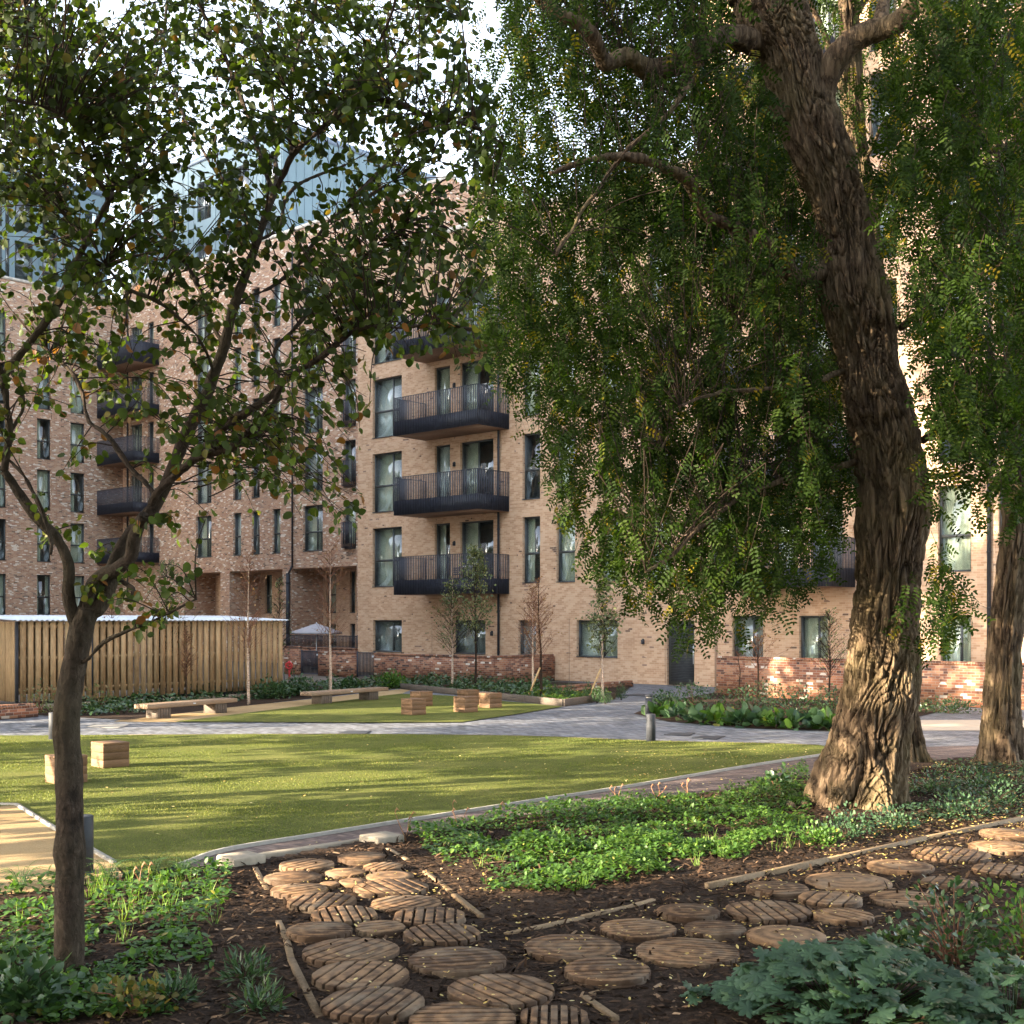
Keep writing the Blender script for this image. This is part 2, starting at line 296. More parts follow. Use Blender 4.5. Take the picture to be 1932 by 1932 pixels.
def wall(mb, fr, u0, u1, z0, z1, holes, depth=.22, d=0.0):
    us = sorted({u0, u1} | {h[i] for h in holes for i in (0, 1)}); zs = sorted({z0, z1} | {h[i] for h in holes for i in (2, 3)})
    us = [x for x in us if u0 <= x <= u1]; zs = [x for x in zs if z0 <= x <= z1]
    for a, b in zip(us, us[1:]):
        for c, e in zip(zs, zs[1:]):
            mu, mz = (a + b) / 2, (c + e) / 2
            if any(h[0] < mu < h[1] and h[2] < mz < h[3] for h in holes): continue
            mb.quad(fr.pt(a, c, d), fr.pt(b, c, d), fr.pt(b, e, d), fr.pt(a, e, d))
    for h in holes:
        a, b, c, e = h[:4]; dd = d - (h[4] if len(h) > 4 else depth)
        mb.quad(fr.pt(a, c, d), fr.pt(a, e, d), fr.pt(a, e, dd), fr.pt(a, c, dd)); mb.quad(fr.pt(b, c, dd), fr.pt(b, e, dd), fr.pt(b, e, d), fr.pt(b, c, d))
        mb.quad(fr.pt(a, e, d), fr.pt(b, e, d), fr.pt(b, e, dd), fr.pt(a, e, dd)); mb.quad(fr.pt(a, c, dd), fr.pt(b, c, dd), fr.pt(b, c, d), fr.pt(a, c, d))
def window(fr, bld, u0, u1, z0, z1, mull=(), trans=(), d=0.0, kind='window', curtain=None, sill=True, b=.065):
    f = MB(); dd = d - .20; w = .07
    fr.box(f, u0, u0 + b, z0, z1, dd, dd + w); fr.box(f, u1 - b, u1, z0, z1, dd, dd + w)
    fr.box(f, u0 + b, u1 - b, z1 - b, z1, dd, dd + w); fr.box(f, u0 + b, u1 - b, z0, z0 + b, dd, dd + w)
    for m in mull: c = u0 + (u1 - u0) * m; fr.box(f, c - .035, c + .035, z0 + b, z1 - b, dd, dd + w - .003)
    for t in trans: c = z0 + (z1 - z0) * t; fr.box(f, u0 + b, u1 - b, c - .045, c + .045, dd, dd + w + .004)
    if sill: fr.box(f, u0 + .004, u1 - .004, z0 + .002, z0 + .035, dd + w, d + .04)
    o = f.build(kind, M['frame'], bld)
    g = MB(); a = b - .01; fr.box(g, u0 + a, u1 - a, z0 + a, z1 - a, dd + .03, dd + .036); g.build('pane', M['glass'], o)
    c = random.random() if curtain is None else curtain
    spans = [(u0 + .03, u1 - .03)] if c < .5 else ([(u0 + .03, u0 + (u1 - u0) * .42)] if c < .8 else ([(u0 + .03, u0 + (u1 - u0) * .25), (u1 - (u1 - u0) * .25, u1 - .03)] if c < .92 else []))
    if spans:
        k = MB()
        for a0, a1 in spans:
            n = max(4, int((a1 - a0) / .06)); us = np.linspace(a0, a1, n + 1)
            for i in range(n):
                da, db = dd - .12 - .03 * (i % 2), dd - .12 - .03 * ((i + 1) % 2)
                k.quad(fr.pt(us[i], z0 + .05, da), fr.pt(us[i + 1], z0 + .05, db), fr.pt(us[i + 1], z1 - .04, db), fr.pt(us[i], z1 - .04, da))
        k.build('curtain', M['white'] if c < .05 else (M['drape'] if random.random() < .3 else M['blind']), o)
    return o
def balcony(fr, bld, u0, u1, zb, depth, h=1.62, solid=.62, d=0.0, step=.1, name='balcony', left=True, mats=('soffit', 'rail')):
    s = MB(); fr.box(s, u0 + .02, u1 - .02, zb + .004, zb + .22, d + .002, d + depth - .02)
    o = s.build(name, M[mats[0]], bld)
    r = MB(); z1 = zb + h
    def bars(a, e):
        L = np.linalg.norm(e - a); n = int(L / step); dr = (e - a) / L; nm = np.array([dr[1], -dr[0], 0])
        for i in range(n + 1):
            p = a + (e - a) * i / n; r.obox(p - dr * .012 - nm * .002, dr * .024, nm * .034, np.array([0, 0, z1 - zb]))
        r.obox(a - nm * .014 + [0, 0, h - .012], e - a, nm * .05, np.array([0, 0, .02]))
        r.obox(a - nm * .016 + [0, 0, .002], e - a, nm * .01, np.array([0, 0, solid]))
    A, B_ = fr.pt(u0, zb, d + depth), fr.pt(u1, zb, d + depth)
    bars(A, B_); bars(B_, fr.pt(u1, zb, d + .02))
    if left: bars(fr.pt(u0, zb, d + .02), A)
    r.build('railing', M[mats[1]], o); return o
# ---------------------------------------------------------------- buff brick block (right and centre)
tb = thing('apartment_building', 'buff brick apartment block with dark balconies behind the lawn', 'building', tuple(TAN.pt(TAN.u(960), 0)))
T0, T1, TT = TAN.u(675), TAN.u(1932) + 9, TAN.u(1330)
U = lambda a, b: (TAN.u(a), TAN.u(b))
rows = [6.6, 10.0, 13.4, 16.8]; trow = rows + [20.2, 23.6, 27.0]
holes, wins = [], []
def hole(px, z0, z1, **k):
    a, b = U(*px); holes.append((a, b, z0, z1)); wins.append((a, b, z0, z1, k))
for i, hd in enumerate(rows):
    hole((703, 758), hd - 2.7, hd, mull=(.64,), trans=(.45,), curtain=.3 if i < 2 else None)
    hole((820, 849), hd - 2.55, hd, kind='balcony_door'); hole((868, 931), hd - 2.55, hd, mull=(.5,), kind='balcony_door', curtain=.6)
    hole((986, 1019), hd - 2.7, hd, trans=(.45,)); hole((1050, 1085), hd - 2.7, hd, trans=(.45,)); hole((1133, 1171), hd - 2.7, hd, trans=(.45,))
    hole((1222, 1266), hd - 2.7, hd, trans=(.45,)); hole((1340, 1384), hd - 2.7, hd, trans=(.45,))
for hd in trow:
    hole((1460, 1500), hd - 2.55, hd, kind='balcony_door'); hole((1530, 1590), hd - 2.55, hd, mull=(.5,), kind='balcony_door')
    hole((1640, 1692), hd - 2.7, hd, trans=(.45,), curtain=.95); hole((1770, 1832), hd - 2.7, hd, trans=(.42,), curtain=.95 if hd > 7 else .3); hole((1884, 1925), hd - 2.7, hd, trans=(.45,))
for px in ((704, 758), (856, 916), (978, 1011), (1088, 1165), (1382, 1440), (1508, 1562), (1775, 1832)):
    hole(px, .95 if px[0] < 1200 else .8, 2.4 if px[0] < 1200 else 2.55, mull=(.63,) if px[1] - px[0] > 50 else (), curtain=.2)
a, b = U(1258, 1310); holes.append((a, b, .004, 2.38))
w = MB(); wall(w, TAN, T0, TT, 0, 19.1, [h for h in holes if h[1] < TT]); wall(w, TAN, TT, T1, 0, 29, [h for h in holes if h[0] > TT])
L_ = lambda fr, ua, ub, z0, z1, da, db: w.quad(fr.pt(ua, z0, da), fr.pt(ub, z0, db), fr.pt(ub, z1, db), fr.pt(ua, z1, da))
L_(TAN, T0, T0, 0, 19.1, -4.83, 0); L_(TAN, TT, TT, 19.1, 29, -12, 0); L_(TAN, T1, T1, 0, 29, 0, -12); L_(TAN, T1, TT, 0, 29, -12, -12); L_(TAN, TT, T0, 0, 19.1, -4.83, -4.83)
w.build('wall', M['tan'], tb)
w = MB(); w.quad(TAN.pt(T0, 18.5), TAN.pt(TT, 18.5), TAN.pt(TT, 18.5, -4.83), TAN.pt(T0, 18.5, -4.83)); w.quad(TAN.pt(TT, 28.5), TAN.pt(T1, 28.5), TAN.pt(T1, 28.5, -12), TAN.pt(TT, 28.5, -12)); w.build('roof', M['galv'], tb)
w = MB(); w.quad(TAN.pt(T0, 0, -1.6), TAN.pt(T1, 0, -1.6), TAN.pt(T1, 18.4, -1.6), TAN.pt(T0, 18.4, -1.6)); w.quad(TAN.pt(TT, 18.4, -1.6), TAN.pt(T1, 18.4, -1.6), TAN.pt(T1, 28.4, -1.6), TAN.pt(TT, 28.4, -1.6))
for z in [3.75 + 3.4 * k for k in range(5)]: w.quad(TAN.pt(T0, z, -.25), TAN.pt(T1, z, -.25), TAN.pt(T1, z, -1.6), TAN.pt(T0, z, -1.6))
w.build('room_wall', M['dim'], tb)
w = MB(); TAN.box(w, T0 - .04, TT, 19.1, 19.32, -.35, .05); w.build('coping', M['coping'], tb); w = MB(); TAN.box(w, TT - .04, T1, 29, 29.25, -.35, .05); w.build('coping', M['coping'], tb)
for a, b, z0, z1, k in wins: window(TAN, tb, a, b, z0, z1, **k)
for zb in (3.48, 6.88, 10.28, 13.68):
    balcony(TAN, tb, TAN.u(960) - 4.95, TAN.u(960), zb, 1.86)
ub = TAN.u(1612)
for zb in [3.48 + 3.4 * k for k in range(7)]: balcony(TAN, tb, ub - 4.3, ub, zb, 1.7)
def pipe(fr, px, d, z0, z1, parent, r=.05, name='drainpipe', mat='metal', extra=None):
    p = MB(); u = fr.u(px); p.tube([fr.pt(u, z0, d), fr.pt(u, z1, d)], r, 10)
    if extra: p.tube([fr.pt(u, z, d) for z in extra], r * 1.5, 10)
    for z in np.arange(z0 + 1, z1, 1.7): p.lathe(fr.pt(u, z, d), [(r * 1.25, 0), (r * 1.25, .05)], 10)
    return p.build(name, M[mat], parent)
pipe(TAN, 943, .09, .05, 18.2, tb); pipe(TAN, 1868, .09, .05, 27, tb, .06)
# main door: louvred dark leaf in the buff wall
a, b = U(1258, 1310); dr = MB(); TAN.box(dr, a, b, .01, 2.38, -.2, -.13)
dd = dr.build('entrance_door', M['frame'], tb)
lv = MB()
for z in np.arange(.15, 2.25, .06): TAN.box(lv, a + .12, b - .12, z, z + .03, -.13, -.105)
lv.build('louvre', M['metal'], dd)
hd = MB(); hd.tube([TAN.pt(b - .09, .8, -.07), TAN.pt(b - .09, 1.5, -.07)], .018, 8); hd.build('handle', M['galv'], dd)
for px, z in ((858, 5.6), (858, 9.0), (858, 12.4), (929, 1.75), (1214, 1.5)):
    l = MB(); u = TAN.u(px); TAN.box(l, u - .05, u + .05, z, z + .16, 0.001, .09); TAN.box(l, u - .035, u + .035, z + .16, z + .2, 0.001, .06); l.build('wall_light', M['metal'], tb)
# movement joints and soldier line are part of the wall, thin strips of sealant
j = MB()
for px in (815, 1074, 1255): u = TAN.u(px); TAN.box(j, u - .012, u + .012, .05, 2.45, -.01, .004)
j.build('movement_joint', M['soffit'], tb)
# ---------------------------------------------------------------- red brick block with clad roof storeys (left and centre back)
rb = thing('brick_building', 'mixed red brick apartment block with pale blue clad roof storeys', 'building', tuple(RED.pt(RED.u(232), 0)))
R0, R1 = RED.u(232), RED.u(849); rh = []; rw = []
def rhole(fr, px, z0, z1, lst, **k):
    a, b = fr.u(px[0]), fr.u(px[1]); lst.append((a, b, z0, z1)); rw.append((fr, a, b, z0, z1, k))
lh = []
for hd in (8.65, 11.9, 15.1, 18.25, 21.4):
    rhole(RED, (370, 399), hd - 2.5, hd, rh, mull=(.62,), trans=(.45,)); rhole(RED, (440, 455), hd - 2.5, hd, rh, trans=(.45,), curtain=.02)
    rhole(RED, (475, 490), hd - 2.5, hd, rh, trans=(.45,)); rhole(RED, (514, 529), hd - 2.5, hd, rh, trans=(.45,))
    rhole(RED, (572, 609), hd - 2.5, hd, rh, mull=(.63,), trans=(.42,), curtain=.3); rhole(RED, (648, 671), hd - 2.5, hd, rh)
    rhole(RED, (246, 268), hd - 2.6, hd - .15, rh, mull=(.5,), kind='balcony_door'); rhole(RED, (279, 290), hd - 2.6, hd - .15, rh, kind='balcony_door')
rhole(RED, (712, 750), 18.9, 21.4, rh); rhole(RED, (780, 815), 19.9, 21.6, rh)
for hd in (5.2, 8.5, 11.7, 14.85, 17.95, 21.1):
    for px in ((-62, -36), (-15, 12), (70, 96), (133, 160)): rhole(LW, px, hd - 2.5, hd, lh, trans=(.45,))
RC = [(348, 416), (433, 533), (551, 673)]; rc = [(RED.u(a), RED.u(b), .02, 5.25, 2.2) for a, b in RC]
w = MB(); wall(w, RED, R0, R1, 0, 23.9, rh + rc); wall(w, LW, -48, 0, 0, 23, lh)
L_(RED, R1, R1, 0, 23.9, 0, -14); L_(RED, R1, R0, 0, 23.9, -14, -14); L_(LW, -48, -48, 0, 23, -14, 0); L_(LW, 14, -48, 0, 23, -14, -14)
w.build('wall', M['red'], rb)
w = MB(); rw2 = []
for (a, b), (u0, u1, *_r), wp_ in zip(RC, rc, (((391, 402),), ((500, 513),), ((616, 634), (660, 670)))):
    hs = []
    for c, d_ in wp_:
        ua, ub_ = RED.u(c, -2.2), RED.u(d_, -2.2); hs.append((ua, ub_, 2.8, 5.1)); rw2.append((ua, ub_, 2.8, 5.1))
        if c > 600: hs.append((ua, ub_, .3, 2.2)); rw2.append((ua, ub_, .3, 2.2))
    wall(w, RED, u0, u1, .02, 5.25, hs, d=-2.2)
w.build('recess_wall', M['tan'], rb)
for a, b, z0, z1 in rw2: window(RED, rb, a, b, z0, z1, trans=(.45,), d=-2.2, curtain=.3)
for fr, a, b, z0, z1, k in rw: window(fr, rb, a, b, z0, z1, **k)
w = MB(); w.quad(RED.pt(R0, 23.2), RED.pt(R1, 23.2), RED.pt(R1, 23.2, -14), RED.pt(R0, 23.2, -14)); w.quad(LW.pt(-48, 22.5), LW.pt(14, 22.5), LW.pt(14, 22.5, -14), LW.pt(-48, 22.5, -14)); w.build('roof', M['galv'], rb)
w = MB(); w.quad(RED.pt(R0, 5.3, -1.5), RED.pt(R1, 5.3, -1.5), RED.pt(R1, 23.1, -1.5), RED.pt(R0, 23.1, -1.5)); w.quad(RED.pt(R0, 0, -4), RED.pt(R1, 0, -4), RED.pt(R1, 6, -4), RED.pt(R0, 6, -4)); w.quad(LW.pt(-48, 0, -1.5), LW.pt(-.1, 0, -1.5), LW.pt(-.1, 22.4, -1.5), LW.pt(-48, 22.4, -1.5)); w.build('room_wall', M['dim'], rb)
w = MB(); RED.box(w, R0, R1 + .04, 23.9, 24.1, -.35, .05); w.build('coping', M['coping'], rb); w = MB(); LW.box(w, -48, 0, 23, 23.18, -.35, .05); w.build('coping', M['coping'], rb)
for zb in (6.0, 9.1, 12.25, 15.3, 18.4): balcony(RED, rb, R0 + .06, RED.u(300), zb, 1.83, 1.55, 1.3 if zb > 17 else .62, left=False)
for zb in (6.2, 9.45, 12.65, 15.8, 18.95):
    balcony(RED, rb, RED.u(653), RED.u(671), zb, .28, 1.35, .05, step=.09, name='juliet_balcony')
pipe(RED, 554, .1, 5.4, 23, rb); pipe(RED, 243, .1, 4, 23, rb); pipe(RED, 547, .14, .05, 5.0, rb, .11); pipe(RED, 816, .1, 19, 23.2, rb, .08)
s = MB(); s.tube([RED.pt(RED.u(554), 5.4, .1), RED.pt(RED.u(547), 4.9, .14)], .06, 10); s.build('pipe_offset', M['metal'], rb)
# roof storeys
def storey(fr, u0, u1, d, z0, z1, hs, ret, name='roof_storey'):
    w = MB(); wall(w, fr, u0, u1, z0, z1, hs, depth=.16, d=d)
    if ret: w.quad(fr.pt(u1, z0, d), fr.pt(u1, z0, d - 13), fr.pt(u1, z1, d - 13), fr.pt(u1, z1, d))
    w.quad(fr.pt(u0, z1, d), fr.pt(u1, z1, d), fr.pt(u1, z1, d - 13), fr.pt(u0, z1, d - 13)); w.quad(fr.pt(u1, z0, d - 13), fr.pt(u0, z0, d - 13), fr.pt(u0, z1, d - 13), fr.pt(u1, z1, d - 13))
    o = w.build(name, M['clad'], rb)
    s = MB()
    for u in np.arange(u0 + .3, u1, .62):
        if not any(h[0] - .05 < u < h[1] + .05 for h in hs): fr.box(s, u - .012, u + .012, z0, z1 - .3, d + .001, d + .03)
    if ret:
        for q in np.arange(.4, 12.8, .62): a = fr.pt(u1 + .001, z0, d - q); s.obox(a, fr.pt(u1 + .03, z0, d - q) - a, fr.pt(u1 + .001, z0, d - q - .024) - a, np.array([0, 0, z1 - z0 - .3]))
    s.build('panel_seam', M['clad'], o)
    f = MB(); fr.box(f, u0 - .03, u1 + .06, z1 - .02, z1 + .35, d - .4, d + .07)
    if ret: fr.box(f, u1 - .35, u1 + .06, z1 - .02, z1 + .35, d - 13, d - .401)
    f.build('roof_edge', M['cladedge'], o)
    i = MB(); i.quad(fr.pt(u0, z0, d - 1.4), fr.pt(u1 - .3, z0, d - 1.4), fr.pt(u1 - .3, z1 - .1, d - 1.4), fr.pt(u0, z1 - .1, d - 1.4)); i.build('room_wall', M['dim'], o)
    for h in hs: window(fr, o, *h[:4], mull=(.5,) if h[1] - h[0] > 1.3 else (), trans=(.35,), d=d + .06, curtain=.95, sill=False)
d_ = -2.97
hs = []
for zr in (26.9, 30.6):
    for px in ((262, 290), (318, 338), (372, 398), (418, 436), (440, 470), (500, 520)): hs.append((RED.u(px[0], d_), RED.u(px[1], d_), zr - 2.5, zr))
storey(RED, RED.u(246, d_), RED.u(533, d_), d_, 23.3, 31.9, hs, True)
hs = []
for zr in (26.0, 29.0):
    for px in ((-60, -38), (-20, 4), (10, 18), (28, 62), (80, 108), (160, 185)): hs.append((LW.u(px[0], -1.6), LW.u(px[1], -1.6), zr - 2.35, zr))
storey(LW, -48, -.2, -1.6, 22.6, 30.2, hs, False)
# ---------------------------------------------------------------- unseen blocks added for their effect on the light over the facades
def side_block(name, label, x0, x1, y0, y1, h):
    nb = thing(name, label, 'building', ((x0 + x1) / 2, (y0 + y1) / 2, 0))
    w = MB(); sides = [Frame((x1, y0), (0, 1.)), Frame((x0, y0), (1., 0)), Frame((x1, y1), (-1., 0)), Frame((x0, y1), (0, -1.))]
    nbh = []
    for fr, L in zip(sides, (y1 - y0, x1 - x0, x1 - x0, y1 - y0)):
        hs = [(u, u + 1.4, z, z + 2.1) for u in np.arange(1.2, L - 2, 3.1) for z in np.arange(1, h - 3, 3.2)]
        wall(w, fr, 0, L, 0, h, hs)
        for q in hs: nbh.append((fr, q))
    w.quad((x0, y0, h), (x1, y0, h), (x1, y1, h), (x0, y1, h)); w.build('wall', M['white'], nb)
    g = MB()
    for fr, q in nbh: fr.box(g, q[0], q[1], q[2], q[3], -.24, -.2)
    tag(g.build('glazing', M['frame'], nb), kind='stuff')
side_block('shade_block', 'added white rendered shade block standing unseen to the left', -40, -25.5, 25.2, 56, 31)  # added unseen to shade the facade; white walls bounce light back
side_block('shade_tower', 'added white rendered shade tower standing unseen far to the left', -84, -67, 40, 64, 50)  # added unseen to keep sun off the clad roof storeys
side_block('rear_shade_block', 'added white rendered shade block unseen behind the viewpoint', -46, 30, -52, -38, 34)  # added unseen behind the camera to cut sky light on the facade
# ================================================================ ground
def sheet(name, poly, z, mat, px=True, kind='structure'):
    V = [gp(*p) for p in poly] if px else [(*p, 0) for p in poly]
    V = np.array(V, float); V[:, 2] = z; ar = sum(V[i - 1][0] * V[i][1] - V[i][0] * V[i - 1][1] for i in range(len(V)))
    if ar < 0: V = V[::-1]
    from mathutils.geometry import tessellate_polygon
    tr = tessellate_polygon([[Vector(v) for v in V]]); fs = []
    for t3 in tr:
        a, b, c = (V[i] for i in t3); fs.append(tuple(t3) if (b[0] - a[0]) * (c[1] - a[1]) - (b[1] - a[1]) * (c[0] - a[0]) > 0 else tuple(t3)[::-1])
    mb = MB(); mb.add(V, fs); o = mb.build(name, M[mat], None, org=np.array([0, 0, 0.])); o['kind'] = kind; return o
def cr(pts, n=6):                                   # smooth curve through points
    P = np.asarray(pts, float); P = np.vstack([2 * P[0] - P[1], P, 2 * P[-1] - P[-2]]); out = []
    for i in range(1, len(P) - 2):
        for t in np.linspace(0, 1, n, endpoint=False):
            a, b, c, d = P[i - 1:i + 3]; out.append(.5 * (2 * b + (c - a) * t + (2 * a - 5 * b + 4 * c - d) * t * t + (3 * b - a - 3 * c + d) * t ** 3))
    return np.array(out + [P[-2]])
sheet('ground', [(-150, -60), (150, -60), (150, 260), (-150, 260)], -.03, 'ground', False)
WPX = lambda L: [tuple(gp(*p)[:2]) for p in L]
low = cr([(340, 1634), (424, 1605), (600, 1576), (775, 1548), (1000, 1513), (1178, 1486), (1400, 1448), (1558, 1424)], 5)    # lawn / brick path line
top = cr([(-250, 1386), (0, 1388), (400, 1386), (700, 1385.5), (1000, 1389), (1230, 1398), (1420, 1402), (1545, 1406)], 5)
LAWN = [tuple(p) for p in top] + [(1585, 1413)] + [tuple(p) for p in low[::-1]] + [(240, 1652), (205, 1622), (31, 1519.5), (-260, 1540)]
UP = [(330, 1362), (430, 1350), (612, 1327), (757, 1309), (850, 1313), (960, 1324), (1062, 1333.5), (960, 1350), (870, 1363), (700, 1363.5)]
sheet('paving', [(-400, 1395), (-400, 1330), (0, 1341), (240, 1341), (560, 1300), (760, 1288), (1159, 1285), (1250, 1280), (1420, 1290), (1620, 1310), (1850, 1310), (2300, 1330), (2300, 1440), (1750, 1440), (1560, 1428), (1200, 1420), (600, 1400)], -.012, 'paving')
sheet('lawn', LAWN, .006, 'lawn'); sheet('lawn', UP, .010, 'lawn')
bot = [(330, 1668), (500, 1640), (760, 1582), (1000, 1545), (1178, 1522), (1400, 1492), (1560, 1462), (1760, 1440), (1950, 1425), (2300, 1415)]
sheet('brick_path', [tuple(p) for p in low] + [(1610, 1413), (1750, 1408), (2300, 1398)] + bot[::-1], -.006, 'path')
sheet('boardwalk', [(1700, 1358), (1900, 1358), (2200, 1356), (2200, 1377), (1690, 1378)], -.004, 'boards')
sheet('gravel_court', [(-300, 1515), (31, 1519.5), (120, 1572), (215, 1629), (240, 1660), (120, 1690), (-300, 1720)], .002, 'gravel')
sheet('gravel_path', [(215, 1361), (280, 1346), (420, 1336), (590, 1318.5), (757, 1300), (775, 1302), (757, 1309), (612, 1327), (430, 1350), (330, 1362)], -.001, 'gravel')
sheet('planting_soil', [(-60, 1342), (240, 1358), (430, 1335), (590, 1317), (757, 1298), (700, 1288), (560, 1292), (420, 1300), (28, 1326)], .001, 'soil')
sheet('planting_soil', [(757, 1299), (1063, 1331), (1159, 1318), (1195, 1293), (1048, 1288), (927, 1289), (704, 1285)], .03, 'soil')
sheet('planting_soil', [(1196, 1346), (1260, 1361), (1420, 1374), (1580, 1379), (1640, 1376), (1780, 1340), (1740, 1328), (1350, 1306), (1250, 1325)], .002, 'soil')
# foreground bed, gently uneven
BEDPX = [(-700, 1700), (120, 1690), (240, 1656), (440, 1638), (700, 1590), (760, 1578), (1000, 1542), (1178, 1519), (1400, 1489), (1560, 1460), (1760, 1437), (1950, 1422), (2400, 1412), (2900, 1500)]
BED = WPX(BEDPX) + [(12, 2), (-12, 2)]
xs = np.arange(-12, 14, .12); ys = np.arange(2, 26, .12); gx, gy = np.meshgrid(xs, ys); cen = np.stack([gx.ravel() + .06, gy.ravel() + .06], 1)
def bedz(x, y): return .035 + .03 * noise.noise((x * .9, y * .9, 0)) + .012 * noise.noise((x * 4, y * 4, 3))
ins = inpoly(cen, BED); idx = {}; mb = MB(); Vv = []; Ff = []
def vid(i, jx):
    k = (i, jx)
    if k not in idx: x, y = xs[jx] if jx < len(xs) else xs[-1] + .12, ys[i] if i < len(ys) else ys[-1] + .12; idx[k] = len(Vv); Vv.append((x, y, bedz(x, y)))
    return idx[k]
for q in np.nonzero(ins)[0]:
    i, jx = divmod(q, len(xs)); Ff.append((vid(i, jx), vid(i, jx + 1), vid(i + 1, jx + 1), vid(i + 1, jx)))
mb.add(Vv, Ff); tag(mb.build('planting_bed', M['soil'], None, org=np.array([0, 0, 0.]), smooth=True), kind='structure')
# kerbs
def strip(name, pts, wdt, h, mat, z=-.03, **t):
    P = np.array([gp(*p)[:2] for p in pts]); T = np.gradient(P, axis=0); T /= np.linalg.norm(T, axis=1)[:, None]; Nn = np.column_stack([-T[:, 1], T[:, 0]]) * wdt / 2; mb = MB(); V = []
    for p, n in zip(P, Nn): V += [(*(p + n), z), (*(p + n), h), (*(p - n), h), (*(p - n), z)]
    mb.add(V, [(i * 4 + k, i * 4 + k + 1, i * 4 + k + 5, i * 4 + k + 4) for i in range(len(P) - 1) for k in range(3)] + [(3, 2, 1, 0), tuple(len(V) - 4 + k for k in range(4))])
    o = mb.build(name, M[mat]); tag(o, **t); return o
o = strip('lawn_kerb', [tuple(p) for p in low], .055, .03, 'kerb', kind='structure')
o = strip('lawn_kerb', [tuple(p) for p in top[8:]], .05, .012, 'oldwood', kind='structure')
o = strip('gravel_kerb', [(-300, 1515), (31, 1519.5), (110, 1569), (215, 1629)], .05, .03, 'kerb', kind='structure')
# ================================================================ furniture and small things
AX = math.atan2(.7374, .6753)
def cube_seat(x, y, label, s=.45, h=.41, ang=None):
    p = gp(x, y); ang = math.radians(43) if ang is None else ang
    c = p[:2] + (np.array([math.cos(ang), math.sin(ang)]) + np.array([-math.sin(ang), math.cos(ang)])) * s / 2
    t = thing('cube_seat', label, 'wooden cube', (*c, 0), 'wooden cube seats on the lawns')
    for i in range(3):
        m = MB(); m.cbox([*c, .01 + i * (h - .04) / 3], s - (.004 if i % 2 else 0), s - (.004 if i % 2 else 0), (h - .04) / 3 - .002, ang, .003, tint=(.3, -.2, .1)[i] * random.uniform(.4, 1.2)); m.build('timber_block', M['cubewood'], t)
    m = MB(); ca, sa = math.cos(ang), math.sin(ang)
    for i in range(4): o = (i - 1.5) * (s + .012) / 4; m.cbox([c[0] - sa * o, c[1] + ca * o, h - .04], s + .002, (s + .012) / 4 - .005, .04, ang, .003, tint=random.uniform(-.2, .3))
    m.build('seat_top', M['cubewood'], t)
cube_seat(194.6, 1451, 'dark wooden cube seat standing clear on the main lawn by the slim tree')
cube_seat(108.6, 1482, 'wooden cube seat half hidden behind the slim tree trunk')
cube_seat(777.5, 1350.4, 'wooden cube seat nearest the paving, leftmost in front on the small lawn')
cube_seat(792.6, 1333.5, 'wooden cube seat behind, next to the corner of the sleeper edging')
cube_seat(877, 1345.5, 'wooden cube seat with two toned side planks, middle of the three on the right')
cube_seat(882, 1329.5, 'wooden cube seat furthest back, mostly hidden by another cube')
cube_seat(924, 1337, 'wooden cube seat furthest right of the group on the small lawn')
def bench(p1, p2, length, label):
    a, b = gp(*p1)[:2], gp(*p2)[:2]; d = (b - a) / np.linalg.norm(b - a); ang = math.atan2(d[1], d[0]); n = np.array([-d[1], d[0]])
    off = n * .2; c = (a + b) / 2 + off; t = thing('park_bench', label, 'bench', (*c, 0), 'slatted timber benches on the gravel path')
    for i in range(5):
        m = MB(); o = c + n * (i - 2) * .098; m.cbox([*o, .255], length, .088, .105, ang, .006, tint=random.uniform(-.3, .3)); m.build('slat', M['bench'], t)
    for q in (a, b):
        m = MB(); q = q + off
        for k in range(5): o = q + d * (k - 2) * .085; m.cbox([*o, 0], .075, .42, .25, ang, .004)
        m.build('leg', M['oldwood'], t)
    m = MB(); o = c - n * .243; m.cbox([*o, .295], .09, .006, .03, ang); m.build('plate', M['galv'], t)
bench((310, 1355), (417, 1345.5), 3.05, 'long slatted timber bench on the gravel path in front of the fence')
bench((617, 1328), (705, 1321), 3.3, 'long slatted timber bench on the gravel path nearer the brick garden walls')
def bollard(x, Y, label, cap=False, h=.54):
    p = wp(x, HY, Y); c = (p[0], p[1], 0); t = thing('bollard', label, 'bollard', c, 'dark bollard lights along the paths')
    m = MB(); r = .094
    if not cap: m.lathe(c, [(r, 0), (r, h - .008), (r - .008, h), (.01, h + .003)], 32); m.build('post', M['metal'], t, smooth=False)
    else:
        m.lathe(c, [(r * .94, 0), (r * .94, h - .07)], 32); m.build('post', M['metal'], t)
        m = MB(); m.lathe((c[0], c[1], h - .07), [(r * .7, 0), (r * .7, .035)], 24); m.build('lens', M['kerb'], t)
        m = MB(); m.lathe((c[0], c[1], h - .035), [(r, 0), (r, .03), (r - .006, .035)], 32); m.build('cap', M['metal'], t)
    f = MB(); f.lathe(c, [(r + .012, 0), (r + .012, .012), (r + .002, .014)], 32); f.build('base_ring', M['metal'], t)
bollard(1228, 24.7, 'stout dark bollard at the edge of the main lawn, in front of another')
bollard(1224, 30.9, 'dark bollard with a shadow gap under its cap by the planting', True)
bollard(157, 11.86, 'nearest dark bollard just behind the slim tree trunk')
bollard(101, 25.1, 'dark bollard by the far lawn edge behind the slim trunk, below the timber fence')
